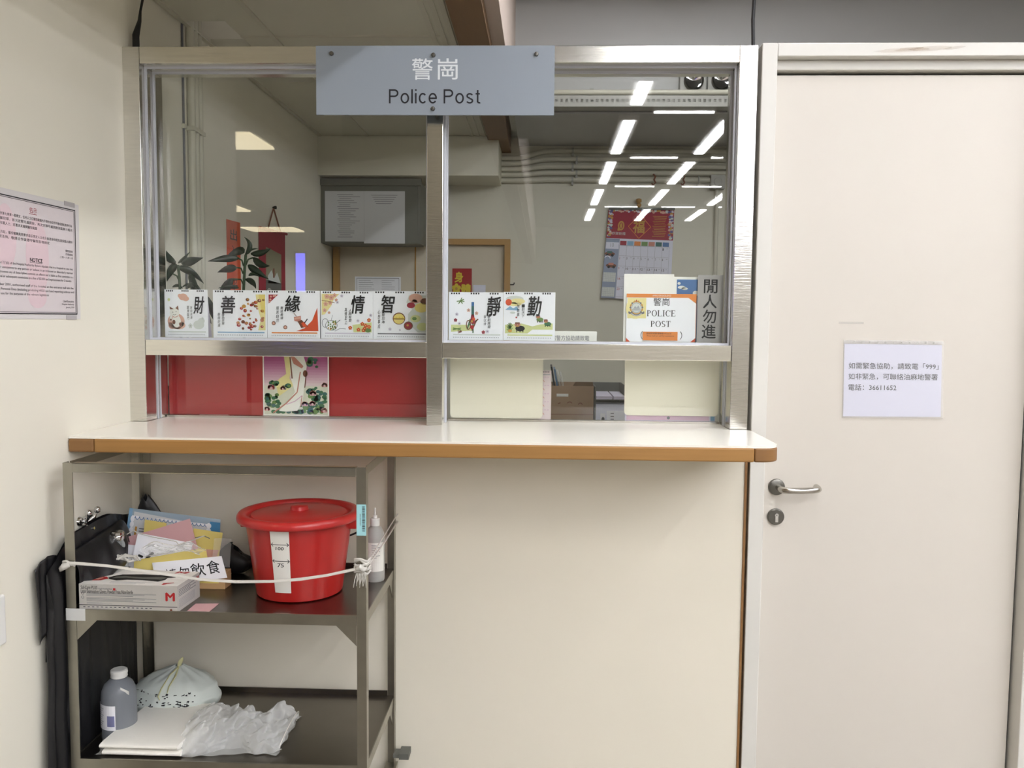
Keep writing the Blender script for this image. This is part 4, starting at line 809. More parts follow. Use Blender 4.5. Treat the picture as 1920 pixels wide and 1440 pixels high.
for zt, nm in ((.588, 'middle_shelf'), (.186, 'bottom_shelf')):
    m = MB().box(LX0+.004, TY0+.003, zt-.003, LX1-.004, TY1-.003, zt, SHELFM)
    m.box(LX0+.0255, TY0-.002, zt-.024, LX1-.0255, TY0+.003, zt+.004, TROLLEY)
    m.box(LX0+.0255, TY1-.006, zt-.026, LX1-.0255, TY1-.003, zt+.016, SHELFM)
    for x in (LX0+.0035, LX1-.0063): m.box(x, TY0+.028, zt-.026, x+.0028, TY1-.028, zt+.002, TROLLEY)
    m.build(nm, tr)
    for x, sx in ((LX0+.002, 1), (LX1-.002, -1)):
        MB().prism([(x+sx*.024, TY0+.0005, zt-.024), (x+sx*.078, TY0+.0005, zt-.024), (x+sx*.024, TY0+.0005, zt-.078)], (0, .0025, 0), TROLLEY).build('gusset', tr)
    for x in (LX1-.0075, LX0+.005):
        MB().prism([(x, TY1-.026, zt-.027), (x, TY1-.075, zt-.027), (x, TY1-.026, zt-.085)], (.0025, 0, 0), TROLLEY).build('gusset', tr)
for x in (LX0+.01, LX1-.012):
    for y in (TY0+.012, TY1-.014):
        f = MB().box(x-.018, y-.02, FZ+.072, x+.018, y+.02, FZ+.09, TROLLEY).box(x-.017, y-.014, FZ+.03, x-.0135, y+.014, FZ+.073, TROLLEY).box(x+.0135, y-.014, FZ+.03, x+.017, y+.014, FZ+.073, TROLLEY).build('caster', tr)
        MB().lathe([(.001, -.012), (.034, -.012), (.036, -.006), (.036, .006), (.034, .012), (.001, .012)], (x, y, FZ+.036), DGREY, 24, 'x').build('wheel', f, smooth=40)
MB().box(-.345, -.08, .002, -.315, -.03, .02, DGREY).box(-.364, -.075, .004, -.344, -.035, .014, DGREY).build('bumper', tr)
s = wall_sheet(-.386, .881, -.3615, .8005, TY0-.0018, (0, 0, 24, 80), LBLUE, .0004)
for i in range(22): s.rect(14, 4+i*3, 21, 4+i*3+(.8+(i*7 % 5)*.35), INK, 0)
for i in range(9): s.rect(8.5, 24+i*3.4, 10, 26.5+i*3.4, GREYINK, 0)
s.build('barcode_label', tr, label='light blue barcode sticker')
MB().box(LX0-.0008, TY0-.0026, .562, LX0+.05, TY0-.0012, .594, mat('milky_tape', '#d9dad8', .3)).box(LX0-.0012, TY0-.0026, .562, LX0-.0002, TY0+.02, .594, mat('milky_tape', '#d9dad8', .3)).build('tape', tr, label='milky tape patch')
# plastic string tied round it
m = MB(); yr = -.4785
pts = [(-1.138, yr, .717), (-1.10, yr, .715), (-1.03, yr-.001, .711), (-.95, yr-.001, .701), (-.86, yr-.001, .690), (-.79, yr, .680), (-.696, yr, .676), (-.6, yr, .679), (-.53, yr, .686), (-.46, yr, .698), (-.385, yr, .716)]
m.tube(pts, [.0042, .0045, .0038, .0046, .0042, .0038, .0044, .004, .0046, .004, .0046], STRING, 8, flat=.4)
m.tube([(-.385, yr, .716), (-.357, -.44, .724), (-.355, -.25, .728), (-.356, -.045, .735), (-.372, -.029, .735)], .0045, STRING, 8, flat=.5)
m.tube([(-.37, -.478, .71), (-.355, -.40, .74), (-.354, -.22, .752), (-.356, -.04, .758)], .0034, STRING, 8, flat=.5)
for z_, e in ((.706, .004), (.712, -.003), (.719, .006), (.726, -.004), (.732, .008), (.738, .003)): m.tube([(-.391, -.472, z_), (-.389, -.4755, z_+e*.5), (-.375, -.4775, z_+e), (-.359, -.4765, z_-e), (-.3555, -.455, z_)], .0036, STRING, 6)
m.tube([(-.385, -.479, .715), (-.375, -.483, .722), (-.365, -.481, .714), (-.358, -.478, .720)], [.005, .008, .007, .004], STRING, 8)
for i in range(10):
    x = -.385+.0028*i; m.tube([(x, -.479, .705), (x-.004+.003*(i % 3), -.482, .69), (x-.008+.005*(i % 3), -.481, .668+.004*(i % 4))], [.0016, .0012, .0005], STRING, 5)
for i in range(4): m.tube([(-1.152, -.472, .708+.003*i), (-1.140, -.4775, .705+.005*i), (-1.128, -.4775, .714-.001*i), (-1.119, -.474, .708+.003*i)], .004, STRING, 6)
m.tube([(-1.132, -.479, .712), (-1.143, -.484, .709), (-1.152, -.482, .702), (-1.156, -.479, .695)], [.006, .0095, .007, .003], STRING, 8)
m.build('plastic_string', label='white plastic string tied across the front of the steel trolley', cat='string', smooth=60)

# ------------------------------------------------------------------ red bucket
BX, BY, BZ = -.594, -.262, .588
t = thing('bucket', 'red plastic bucket with lid and a white measuring strip on the trolley', 'bucket', (BX, BY, BZ))
prof = [(.001, .0), (.112, .0), (.118, .004), (.1205, .02)]
for i in range(1, 11): prof.append((.1205+.0253*i/10, .02+.185*i/10))
prof += [(.150, .207), (.150, .214), (.143, .214), (.142, .205)]
MB().lathe(prof, (BX, BY, BZ), REDPL, 72, caps=False).build('bucket_body', t, smooth=40)
lid = MB().lathe([(.165, .207), (.1685, .209), (.1695, .214), (.1685, .222), (.164, .228), (.156, .230), (.147, .229), (.1435, .225), (.141, .217), (.136, .2155), (.1325, .217), (.130, .2225), (.122, .2245), (.08, .2255), (.055, .2265), (.03, .230), (.0005, .2305)], (BX, BY, BZ), REDLID, 72, caps=False).build('lid', t, smooth=50)
MB().lathe([(.030, .2295), (.0255, .231), (.0242, .237), (.0235, .2405), (.020, .2425), (.0005, .2435)], (BX, BY, BZ), REDLID, 40, caps=False).build('lid_knob', lid, smooth=40)
for sx in (-1, 1): MB().box(BX+sx*.152-.012, BY-.014, BZ+.180, BX+sx*.152+.012, BY+.014, BZ+.206, REDPL).build('handle_lug', t, bevel=.003)
hp = [(BX+.163*math.cos(a), BY+.03*math.sin(a)*0+.006, BZ+.193+.0) for a in (0,)]
hp = [(BX+.168*math.cos(math.pi*i/16), BY+.004+.16*math.sin(math.pi*i/16), BZ+.190-.085*math.sin(math.pi*i/16)) for i in range(17)]
MB().tube(hp, .003, BLACK, 8).build('handle', t, smooth=60, label='thin dark wire handle')
def rad(h): return .1205+.0253*max(0, (h-.02))/.185
m = MB(); vs = []
th0 = math.radians(-95); n = 8; hs = [.03+.172*i/9 for i in range(10)]
def onb(u, h, off): # u in metres along the wall of the bucket
    r_ = rad(h)+off; q = th0+u/.135; return (BX+r_*math.cos(q), BY+r_*math.sin(q), BZ+h)
for h in hs:
    for i in range(n): vs.append(onb(-.0245+.049*i/(n-1), h, .0012))
m.add(vs, [(j*n+i, j*n+i+1, (j+1)*n+i+1, (j+1)*n+i) for j in range(len(hs)-1) for i in range(n-1)], WARMP)
def bline(u0, h0, u1, h1, w_=.0016):
    k = 6; L = math.hypot(u1-u0, h1-h0); a, b = -(h1-h0)/L*w_/2, (u1-u0)/L*w_/2; vs = []
    for i in range(k):
        q = i/(k-1); u, h = u0+(u1-u0)*q, h0+(h1-h0)*q; vs += [onb(u+a, h+b, .0018), onb(u-a, h-b, .0018)]
    m.add(vs, [(2*i, 2*i+1, 2*i+3, 2*i+2) for i in range(k-1)], INKB)
for h in (.166, .120):
    bline(-.023, h, .023, h)
    for e in (-1, 1): bline(e*.023, h, e*.018, h+.005); bline(e*.023, h, e*.018, h-.005)
def btxt(s_, u0, h0, u1, h1):
    gv, gf = glyphs(s_, .01, .1); xs = [v[0] for v in gv]; ys = [v[1] for v in gv]
    m.add([onb(u0+(x-min(xs))/(max(xs)-min(xs))*(u1-u0), h0+(y-min(ys))/(max(ys)-min(ys))*(h1-h0), .0018) for x, y in gv], gf, INKB)
btxt('100', -.012, .151, .010, .160); btxt('75', -.010, .103, .008, .114)
m.build('measuring_strip', t, label='white paper strip marked 100 and 75')

# squeeze bottle behind the right leg
bx, by = -.402, -.155
t = thing('squeeze_bottle', 'tall milky squeeze bottle with a nozzle behind the right front trolley leg', 'bottle', (bx, by, .588))
MB().lathe([(.001, 0), (.026, 0), (.028, .004), (.028, .118), (.026, .14), (.020, .155), (.012, .162), (.012, .166)], (bx, by, .588), SPRAYM, 32).build('bottle_body', t, smooth=50)
MB().lathe([(.0135, .163), (.0135, .182), (.0125, .184), (.007, .184), (.006, .190), (.006, .192), (.0028, .194), (.0022, .214), (.0005, .215)], (bx, by, .588), WHITEPL, 24).build('nozzle_cap', t, smooth=40)
m = MB(); vs = []
for j in range(2):
    for i in range(13):
        q = math.radians(-160+140*i/12); vs.append((bx+.0285*math.cos(q), by+.0285*math.sin(q), .588+.032+.085*j))
m.add(vs, [(i, i+1, i+14, i+13) for i in range(12)], WARMP)
for k in range(7):
    vs = []
    for i in range(6):
        q = math.radians(-100+50*i/5*(.6+.4*(k % 2))); vs += [(bx+.0288*math.cos(q), by+.0288*math.sin(q), .66+k*.006), (bx+.0288*math.cos(q), by+.0288*math.sin(q), .6615+k*.006)]
    m.add(vs, [(2*i, 2*i+2, 2*i+3, 2*i+1) for i in range(5)], GREYINK)
m.build('bottle_label', t)

# ------------------------------------------------------------------ glove box
t = thing('glove_box', 'white medical glove box with red M lettering at the front of the middle shelf', 'box', (-.985, -.4, .588))
A = Vector((-1.118, -.463, .588)); B_ = Vector((-.856, -.468, .588)); dv = Vector((.012, .13, 0)); H = Vector((0, 0, .069))
lean = Vector((0, .002, 0))
C0, C1, C2, C3 = A, B_, B_+dv+Vector((-.006, 0, 0)), A+dv+Vector((-.03, .012, 0))
T0, T1, T2, T3 = [q+H for q in (C0, C1, C2, C3)]
body = MB().add([C0, C1, C2, C3, T0, T1, T2, T3], [(0, 3, 2, 1), (0, 1, 5, 4), (1, 2, 6, 5), (2, 3, 7, 6), (3, 0, 4, 7)], BOXW)
body.build('box_body', t)
s = Sheet(T0, T1, C1, C0, (65, 900, 1170, 1245), BOXW, .0006)
s.txt('Saf-Care PLUS', 88, 920, 275, 965, INK); s.txt('Vinyl Powderfree', 285, 945, 440, 972, GREYINK); s.rect(452, 945, 480, 977, REDINK, 1); s.txt('Latex Examination Gloves, Powder Free, Non-Sterile', 88, 968, 675, 1025, INK)
s.ring(107, 1022, 16, 17, 4, INK); s.ring(107, 1075, 16, 19, 4, GREYINK)
for i in range(7): s.rect(150, 1018+i*15+(i > 2)*12, 935-(i % 3)*130, 1022+i*15+(i > 2)*12, GREYINK)
for i in range(2): s.rect(150, 1142+i*14, 330+i*110, 1145+i*14, LIGHTINK)
s.txt('M', 1045, 990, 1140, 1093, REDINK, bold=.04); s.rect(65, 1172, 1170, 1180, INK); s.disc(1100, 1215, 14, BROWNP)
for i in range(16): s.rect(110+i*50, 1195, 110+i*50+24, 1206, GREYINK)
s.build('box_front', t)
s = Sheet(T1, T2, C2, C1, (0, 0, 130, 69), BOXW, .0006)
for i in range(5): s.rect(8, 12+i*4, 105-(i % 2)*30, 13.4+i*4, GREYINK)
for i in range(8): s.rect(8, 38+i*3, 100, 38.6+i*3, LIGHTINK)
s.txt('M', 112, 6, 122, 20, REDINK, bold=.04)
s.build('box_side', t)
s = Sheet(T3, T2, T1, T0, (0, 0, 260, 130), BOXW, .0006)
hole = [(62, 62), (80, 47), (130, 40), (170, 42), (205, 36), (226, 44), (222, 58), (205, 64), (206, 80), (194, 96), (150, 88), (110, 88), (84, 96), (62, 88), (54, 76)]
s.poly(hole, DARK, 0); s.poly([(66, 82), (100, 74), (150, 80), (196, 80), (204, 62), (190, 58), (140, 66), (90, 60), (70, 66)], DGREY, 1)  # flat patch, the shade inside the hand opening painted as colour
s.poly([(12, 96), (18, 70), (48, 70), (58, 84), (44, 98), (22, 102)], REDINK, 0); s.poly([(22, 92), (40, 76), (44, 80), (36, 94)], PEACH, 1)
s.txt('M', 205, 8, 238, 22, REDINK, bold=.04, shear=.2); s.poly([(214, 108), (238, 100), (240, 104), (226, 112), (220, 122), (214, 120)], REDINK, 0)
for i in range(3): s.rect(74, 106+i*6, 190-i*22, 107.4+i*6, LIGHTINK)
s.rect(60, 8, 180, 10, LIGHTINK)
s.build('box_top', t, label='top flap with a hand opening, its inner shade painted dark')

# ------------------------------------------------------------------ pile of cards on the shelf
def card(c, m, name, lab, cat, draw=None, art=(0, 0, 100, 60)):
    s = Sheet(*c, art, m, .0012)
    if draw: draw(s)
    return s.put(name, lab, cat)
def dcert(s):
    s.rect(0, 0, 180, 100, mat('certificate_white', '#d7d9dc', .4), 0)
    s.rect(0, 0, 180, 11, mat('certificate_pale_blue', '#9fb2c2', .4), 1); s.rect(0, 0, 7, 100, BLUEP, 2); s.rect(160, 6, 180, 60, mat('certificate_blue', '#3f86b8', .4), 2)
    for i in range(19): s.ring(10+i*8, 11, 4.4, 6, 1, SKYB, 3, 10, 170, n=8); s.disc(10+i*8, 11, 3.6, PAPER, 2, 4.6, n=8, a0=0, a1=180)
    for i in range(7): s.disc(158, 14+i*9, 5, PAPER, 4, 5, n=10); s.disc(9, 16+i*9, 4, PAPER, 4, 5, n=10)
    s.rect(16, 28, 20, 70, GOLD, 3)
    for i in range(9): s.rect(24, 30+i*4, 38+(i % 3)*3, 31.5+i*4, GREYINK, 3)
    s.rect(134, 30, 145, 44, BROWNP, 3)
card([(-1.146, -.126, .783), (-.869, -.132, .754), (-.862, -.172, .60), (-1.158, -.168, .60)], mat('certificate_white', '#d7d9dc', .4), 'laminated_card', 'large laminated card with a blue scalloped border at the back of the pile', 'card', dcert, (0, 0, 180, 100))
card([(-1.084, -.161, .757), (-1.018, -.165, .749), (-1.014, -.182, .66), (-1.085, -.181, .665)], YELLOW, 'note_card', 'yellow card behind the pink card in the pile', 'card')
card([(-.932, -.176, .737), (-.845, -.179, .726), (-.856, -.21, .60), (-.945, -.21, .605)], YELLOW, 'note_card', 'yellow card standing at the bucket side of the pile', 'card', lambda s: (s.poly([(40, 45), (96, 42), (92, 70), (45, 70)], PEACH, 0), s.line([(5, 22), (40, 14), (60, 18)], 2, GREYINK)), (0, 0, 100, 110))
card([(-1.059, -.190, .730), (-.941, -.181, .767), (-.905, -.206, .672), (-1.03, -.217, .635)], PINK, 'note_card', 'pink card sloping up in the middle of the pile', 'card', lambda s: (s.disc(44, 56, 7, INKB, 0, 5), s.disc(62, 54, 5, INKB, 0, 8), s.disc(84, 63, 5, INKB, 0, 8)), (0, 0, 100, 90))
card([(-1.128, -.203, .712), (-1.052, -.198, .733), (-1.050, -.2145, .660), (-1.145, -.214, .665)], PINK, 'note_card', 'pink card tucked behind the white cards beside the jar', 'card')
card([(-1.132, -.225, .701), (-1.078, -.227, .697), (-1.082, -.250, .60), (-1.132, -.250, .603)], PAPER, 'note_card', 'small white card at the left end of the pile in front of the jar', 'card', lambda s: (s.rect(78, 62, 98, 68, INKB), s.rect(70, 98, 98, 104, INKB)), (0, 0, 100, 160))
card([(-1.072, -.230, .735), (-.91, -.237, .709), (-.925, -.262, .610), (-1.088, -.262, .610)], PAPER, 'note_card', 'white card with thick black brush marks in the middle of the pile', 'card', lambda s: (s.line([(10, 48), (20, 51)], 5, INKB), s.line([(7, 67), (22, 68)], 6, INKB), s.line([(22, 63), (30, 50), (38, 38)], 6, INKB), s.line([(26, 60), (44, 62)], 6, INKB), s.ring(37, 69, 6, 7, 3, INKB), s.disc(62, 66, 5, INKB, 0, 3)), (0, 0, 110, 100))
card([(-1.068, -.265, .664), (-.866, -.253, .702), (-.856, -.263, .662), (-1.065, -.276, .620)], YELLOW, 'note_card', 'long yellow strip lying across the white card of the pile', 'card')
def dd(s):
    s.txt('食', 1490, 698, 1640, 842, INK, bold=.006); s.txt('飲', 1300, 712, 1465, 850, INK, bold=.006); s.txt('請', 1000, 740, 1130, 880, INK); s.txt('勿', 1155, 730, 1280, 870, INK)
card([(-1.01, -.278, .662), (-.813, -.274, .684), (-.793, -.286, .626), (-.993, -.290, .597)], PAPER, 'note_card', 'white card with handwritten black characters in front of the pile', 'card', dd, (870, 660, 1690, 905))
t = thing('tan_card_box', 'tan cardboard box corner behind the white glove box', 'box', (-.83, -.28, .588))
MB().box(-.905, -.275, .588, -.804, -.225, .635, TAN).build('box_body', t, bevel=.002)
wall_sheet(-.88, .634, -.822, .606, -.2765, (0, 0, 1, 1), YELLOW).build('yellow_tab', t)
m = MB()
def strip(u, v):
    e = .25*math.sin(7*u)+.2*nz((u*5, v*3, .7), 1); x = -1.03+.165*u+.010*math.sin(6*v+4*u)
    z = .688+.024*(v-.3)*(1+e)+.016*math.sin(2.6*u)+.008*math.sin(11*u)*v
    return (x, -.282-.006*abs(math.sin(8*u+3*v))-.010*abs(nz((u*7, v*4, 2.2), 1))+.012*u, z)
def nz(p, f=1.0): return noise.noise(Vector(p)*f)
m.grid(strip, 60, 20, CLEARP)
for q in (.0, 1.0): m.tube([strip(i/30, q) for i in range(31)], [.0006+.0009*abs(math.sin(i*1.7)) for i in range(31)], STRING, 5)
m.tube([(-1.088, -.262, .738), (-1.068, -.262, .749), (-1.057, -.262, .742), (-1.007, -.264, .731), (-.981, -.264, .727), (-.947, -.262, .72), (-.938, -.264, .71), (-.90, -.258, .724), (-.87, -.25, .735)], .0016, STRING, 6)
m.build('clear_plastic_strip', label='crumpled clear plastic strip with a white cord lying on the card pile', cat='plastic strip', smooth=60)
t = thing('glass_jar', 'clear jar with a silver screw lid behind the card pile', 'jar', (-1.125, -.262, .588))
jx, jy = -1.113, -.268
MB().lathe([(.001, 0), (.024, 0), (.027, .006), (.027, .09), (.024, .115), (.0165, .132), (.0165, .14)], (jx, jy, .588), CLEARJ, 32).build('jar_body', t, smooth=50)
MB().lathe([(.0175, .136), (.0185, .138), (.0185, .147), (.0175, .149), (.0185, .151), (.018, .158), (.015, .16), (.0005, .16)], (jx, jy, .588), CHROME, 32).build('jar_lid', t, smooth=30)
m = MB(); rr = random.Random(2)
for i in range(9):
    x = -1.075+.005*i; m.tube([(x-.04, -.335+rr.uniform(-.01, .01), .685+rr.uniform(-.006, .004)), (x-.02, -.33, .69+rr.uniform(0, .012)), (x, -.325+rr.uniform(-.01, .01), .682+rr.uniform(-.004, .01)), (x+.012, -.32, .68)], .0028, STRING, 6)
m.build('string_tassel', label='frayed white string tassel on top of the glove box', cat='string', smooth=60)
m = MB()
def pch(u, v):
    q = 2*math.pi*u; r_ = math.sin(math.pi*min(max(v, .02), .98))**.45
    return (-.828+.052*r_*math.cos(q)+.004*math.sin(5*q), -.12+.03*r_*math.sin(q), .588+.075*v*(1-.25*math.cos(q)*v)+.002)
m.grid(pch, 28, 12, BLACK, wrap=True); m.build('black_pouch', label='black soft pouch between the card pile and the red bucket', cat='pouch', smooth=60)
s = Sheet((-.862, -.20, .715), (-.815, -.19, .712), (-.805, -.235, .64), (-.855, -.24, .645), (0, 0, 1, 1), SLEEVE, .0006); s.put('clear_sleeve', 'empty clear plastic sleeve leaning beside the yellow card', 'sleeve')
MB().prism([(-.835, -.46, .5886), (-.776, -.461, .5886), (-.775, -.395, .5886), (-.836, -.40, .5886)], (0, 0, .0008), PINK).build('pink_slip', label='pink paper slip lying flat on the middle shelf beside the glove box', cat='paper slip')

# ------------------------------------------------------------------ hook, bin bag
t = thing('double_hook', 'chrome double hook screwed to the left wall above the black bag', 'hook', (-1.2, -.305, .78))
MB().lathe([(.001, .006), (.012, .005), (.014, 0)], (-1.2, -.305, .783), CHROME, 24, 'x').box(-1.199, -.3056, .773, -1.185, -.244, .793, CHROME).build('hook_plate', t, smooth=40)
for sy in (-1, 1):
    MB().tube([(-1.19, -.305, .783), (-1.178, -.305+sy*.008, .783), (-1.168, -.305+sy*.018, .793), (-1.162, -.305+sy*.022, .808)], .0045, CHROME, 10).lathe([(.0005, -.010), (.007, -.007), (.0095, 0), (.007, .007), (.0005, .010)], (-1.161, -.305+sy*.023, .812), CHROME, 20).build('hook_arm', t, smooth=60)
MB().tube([(-1.186, -.305, .778), (-1.172, -.305, .763), (-1.158, -.305, .765)], .004, CHROME, 8).build('hook_tip', t, smooth=60)
m = MB()
def nz(p, f=1.0): return noise.noise(Vector(p)*f)
def bag(u, v):
    q = 2*math.pi*u; cq, sq = math.cos(q), math.sin(q)
    a = .225+.012*math.sin(4*v); b_ = .020; yc = -.29
    y = yc+a*(abs(cq)**.8)*(1 if cq > 0 else -1); zt = .775-.10*max(0, (-y-.40))/.12+.006*math.sin(y*20)-.03*max(0, y+.2)/.2
    close = 1 if v < .9 else max(.12, 1-(v-.9)/.1*.88)
    pl = .006*math.sin(9*cq*3+v*4)*(.4+v)+.006*nz((y*9, v*5, sq), 1)
    x = -1.1745+b_*sq*close+(pl if sq > .1 else 0)*close
    if sq > 0: x += .02*sq*math.exp(-((y+.20)/.12)**2)*(1-.35*v)
    if sq > 0 and y < -.43: x = min(x, -1.155)
    return (max(x, -1.1985), y+.008*nz((v*6, y*3, 3.3), 1), FZ+.002+(zt-FZ)*v)
m.grid(bag, 96, 40, BAGB, wrap=True)
t = thing('black_bin_bag', 'black plastic bin bag hanging on the left wall beside the steel trolley', 'bag', (-1.17, -.29, FZ))
m.build('bag_body', t, smooth=70)
m = MB()
def flap(u, v):
    y = -.46+.28*u; x = -1.152+.085*v*(.5+.5*math.sin(math.pi*min(1, u*1.15)))
    if y < -.435: x = min(x, -1.118) if v > .3 else x
    z = .758-.07*v*v-.02*math.sin(6*u)*v+.012*math.sin(14*u+3*v)*v-.03*(1-u)
    return (x, y, z)
m.grid(flap, 40, 14, BAGB); m.build('bag_flap', t, smooth=70, solid=.0012)
m = MB()
def tail(u, v):
    y = -.545+.12*u+.02*v*math.sin(5*u+1); z = .735-.02*(u-.5)**2*4-v*(.16+.26*u-.10*u*u+.025*math.sin(19*u)); x = -1.178-.006+.018*math.sin(22*u+2*v)*.4*(v+.25)
    return (max(min(x, -1.158), -1.197), y+.02*v*(u-.5), z)
m.grid(tail, 40, 24, BAGB); m.build('bag_tail', t, smooth=70, solid=.001)
m = MB()
def rear(u, v):
    q = 2*math.pi*u; zz = .60+v*.205; wx = .062*(1-v**3*.85); 
    return (-1.09-.03*v+wx*math.cos(q), -.078+.022*(1-v*.5)*math.sin(q), zz+.01*math.cos(3*q)*v)
m.grid(rear, 28, 14, BAGB, wrap=True); m.build('bag_fold', t, smooth=70)

# ------------------------------------------------------------------ bottom shelf
bx, by, bz = -1.085, -.335, .187
t = thing('water_bottle', 'milky plastic bottle with a taped cap and white label on the bottom shelf', 'bottle', (bx, by, bz))
MB().lathe([(.001, 0), (.043, 0), (.046, .004), (.045, .012), (.046, .03), (.0465, .115), (.044, .135), (.036, .152), (.024, .162), (.019, .166), (.019, .174)], (bx, by, bz), MILKY, 40).build('bottle_body', t, smooth=50)
MB().lathe([(.021, .168), (.0225, .17), (.0215, .176), (.023, .181), (.022, .188), (.019, .19), (.0005, .191)], (bx+.002, by, bz), WHITEPL, 18).build('cap', t, smooth=30)
m = MB(); vs = []
def onbot(a, z, o): return (bx+(.0468+o)*math.cos(math.radians(a)), by+(.0468+o)*math.sin(math.radians(a)), bz+z)
def bpatch(a0, a1, z0, z1, o, mm):
    k = 10; vs = []
    for i in range(k): vs += [onbot(a0+(a1-a0)*i/(k-1), z0, o), onbot(a0+(a1-a0)*i/(k-1), z1, o)]
    m.add(vs, [(2*i, 2*i+2, 2*i+3, 2*i+1) for i in range(k-1)], mm)
bpatch(-165, -75, .035, .104, .0004, PAPER); bpatch(-103, -78, .046, .076, .0008, mat('blue_grey_print', '#7c7fa6', .6))
for i in range(9): bpatch(-150, -128+(i % 3)*5, .045+i*.006, .0465+i*.006, .0008, LIGHTINK)
m.build('bottle_label', t)
MB().prism([(bx+.022, by-.034, bz+.152), (bx+.042, by-.026, bz+.138), (bx+.040, by-.022, bz+.126), (bx+.02, by-.030, bz+.140)], (.001, -.002, .001), WHITEPL).build('tape', t)
# tied carrier bag
cx, cy, cz = -1.012, -.155, .187
t = thing('tied_carrier_bag', 'translucent white carrier bag tied with a yellowish knot behind the folded cloth', 'bag', (cx, cy, cz))
m = MB()
def sack(u, v):
    q = 2*math.pi*u; pr = [(0, .10), (.08, .125), (.3, .132), (.55, .118), (.75, .085), (.88, .045), (1.0, .012)]
    for (a, ra), (b_, rb) in zip(pr, pr[1:]):
        if a <= v <= b_: r_ = ra+(rb-ra)*(v-a)/(b_-a); break
    wr = 1+.05*math.sin(7*q+3*v)*v+.07*nz((math.cos(q)*2, math.sin(q)*2, v*3), 1)+.03*math.sin(17*q)*max(0, v-.5)
    return (cx+.02*v+(r_*1.02*wr)*math.cos(q), cy+r_*.68*wr*math.sin(q), cz+.002+.128*v+.006*nz((math.cos(q)*3, math.sin(q)*3, v*5), 1))
m.grid(sack, 72, 30, BAGW, wrap=True)
rr = random.Random(4)
def onsack(u, v, o=.0015):
    p = Vector(sack(u % 1, v)); d_ = (p-Vector((cx+.01, cy, cz+.05))).normalized(); return p+d_*o
for k in range(70):
    u0 = .56+.30*rr.random(); v0 = rr.choice([.28, .33, .38, .5, .53])+rr.uniform(-.02, .02); w_ = rr.uniform(.004, .012)
    vs = [onsack(u0, v0), onsack(u0+w_, v0+rr.uniform(-.01, .01)), onsack(u0+w_, v0+rr.uniform(.012, .035)), onsack(u0, v0+rr.uniform(.012, .03))]
    m.add(vs, [(0, 1, 2, 3)], INK)
m.build('bag_body', t, smooth=70)
m = MB(); YB = mat('yellowish_film', '#d8d6a4', .4, trans=.1); kx, ky, kz = cx+.02, cy-.008, cz+.122
m.tube([(kx, ky, kz-.01), (kx+.003, ky, kz+.008), (kx+.010, ky-.003, kz+.026), (kx+.016, ky-.004, kz+.036)], [.012, .006, .007, .003], YB, 8, flat=.5)
m.tube([(kx+.002, ky-.004, kz+.006), (kx-.012, ky-.03, kz-.008), (kx-.022, ky-.066, kz-.034), (kx-.026, ky-.078, kz-.052), (kx-.02, ky-.08, kz-.062)], [.005, .004, .004, .004, .002], YB, 8, flat=.5)
m.tube([(kx+.002, ky-.004, kz+.002), (kx+.004, ky-.03, kz-.012), (kx-.002, ky-.06, kz-.03), (kx-.003, ky-.07, kz-.046)], [.006, .006, .004, .002], YB, 8, flat=.5)
m.build('knot', t, smooth=60, label='yellowish tied knot')
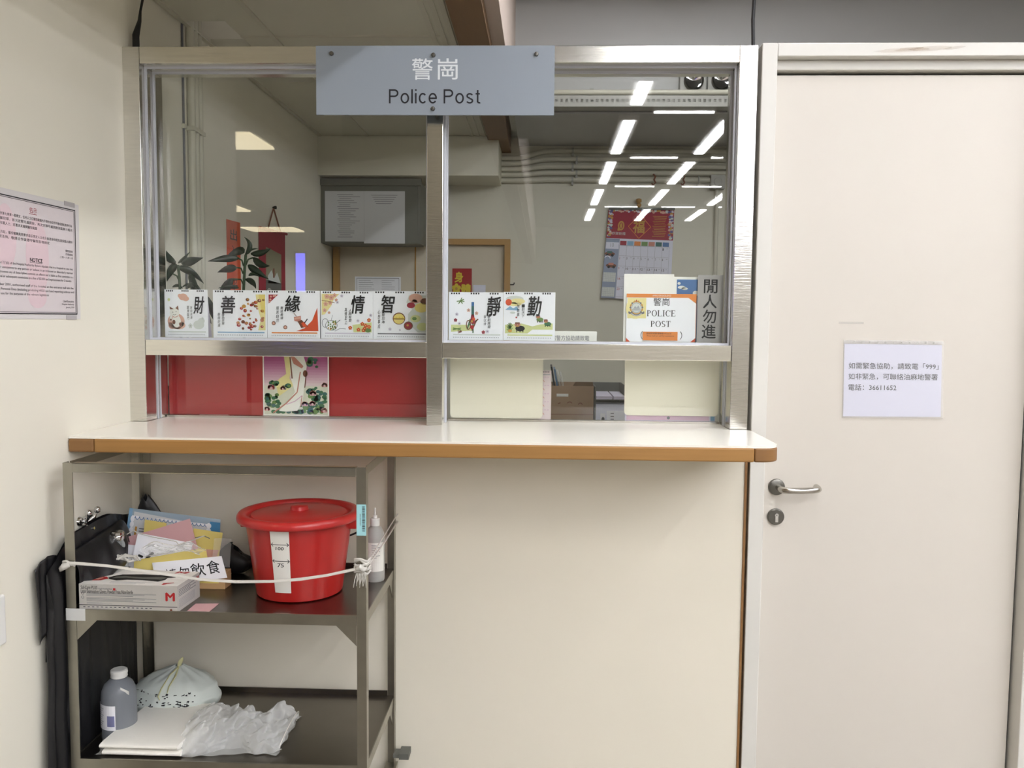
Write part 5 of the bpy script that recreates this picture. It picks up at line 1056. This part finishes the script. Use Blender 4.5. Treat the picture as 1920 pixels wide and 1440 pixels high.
# folded cloth
t = thing('folded_cloth', 'thick folded white cloth lying on the bottom shelf', 'cloth', (-.96, -.32, .187))
def slab(z0, z1, dx, name, lift):
    m = MB(); cs = [(-1.078+dx, -.452), (-.867+dx, -.452), (-.838, -.20), (-1.055, -.20)]
    n = 14; vs = []
    def P(u, v):
        return ((cs[0][0]*(1-u)+cs[1][0]*u)*(1-v)+(cs[3][0]*(1-u)+cs[2][0]*u)*v, (cs[0][1]*(1-u)+cs[1][1]*u)*(1-v)+(cs[3][1]*(1-u)+cs[2][1]*u)*v)
    def fn(a, b_):           # closed cross section swept from left to right
        q = 2*math.pi*a; e = .35; sv = math.sin(q); cv = math.cos(q)
        v = .5+.5*(abs(cv)**e)*(1 if cv > 0 else -1); zz = (abs(sv)**.6)*(1 if sv > 0 else -1)
        u = b_; x, y = P(u, v); h = (z1-z0)/2; return (x, y, (z0+z1)/2+h*zz+lift*v+.0015*nz((x*20, y*20, z0*9), 1)*(1 if zz > 0 else 0))
    m.grid(fn, 48, 20, CLOTH, wrap=True)
    k = len(m.v); nu = 48
    m.f.append(list(range(nu-1, -1, -1))); m.m.append(0); m.f.append([19*nu+i for i in range(nu)]); m.m.append(0)
    m.build(name, t, smooth=50)
slab(.1872, .2052, .003, 'cloth_fold', .0); slab(.2058, .2220, -.004, 'cloth_fold', .004)
# crumpled clear bag
m = MB()
cb0 = Vector((-.80, -.30, .188))
def crump(u, v):
    q = math.pi*(v)          # half dome from the cloth out to the open mouth at the right
    L = u; w_ = .115*(1-.25*L)+.02*math.sin(9*L); x = -.885+.27*L; hgt = (.062*(1-.15*L))*(.75+.25*math.sin(3.2*L+.4)); yc = -.315+.0*L
    n1 = abs(nz((x*24, v*5, .3), 1))*.04*(.35+L)-.006; n2 = abs(nz((x*50, v*11, 2.1), 1))*.018-.004
    return (x+n2+.02*L*math.sin(q), yc-w_*math.cos(q)+n1*.6, .189+max(0, hgt*math.sin(q)+ (n1+n2)*math.sin(q)))
m.grid(crump, 90, 60, CRUMP)
def mouth(u, v): 
    q = math.pi*u; return (-.618+.014*v+.02*math.sin(q), -.315-.088*math.cos(q)*(1+.1*v), .1895+max(0, (.055+.004*v)*math.sin(q)))
m.tube([mouth(i/24, 0) for i in range(25)], .0013, STRING, 6)
def under(u, v): return (-.885+.27*u+.004*math.sin(20*v), -.43+.23*v-.01*math.sin(6*u), .1885+.0012*math.sin(30*u+12*v)+.0012)
m.grid(under, 30, 14, CLEARP)
m.build('clear_plastic_bag', label='crumpled clear plastic bag lying open beside the folded cloth', cat='bag', smooth=60)
m = MB()
def film(u, v): return (-1.098+.03*u+.006*math.sin(7*v), -.445+.06*v, .188+max(0, .022*math.sin(math.pi*u)*math.sin(math.pi*v)*(1+.8*nz((u*6, v*6, 1), 1))))
m.grid(film, 16, 16, CLEARP); m.build('film_scrap', label='small crumpled scrap of clear film in front of the milky bottle', cat='film', smooth=50)

for o in list(bpy.data.objects):
    if '_base' in o: del o['_base']
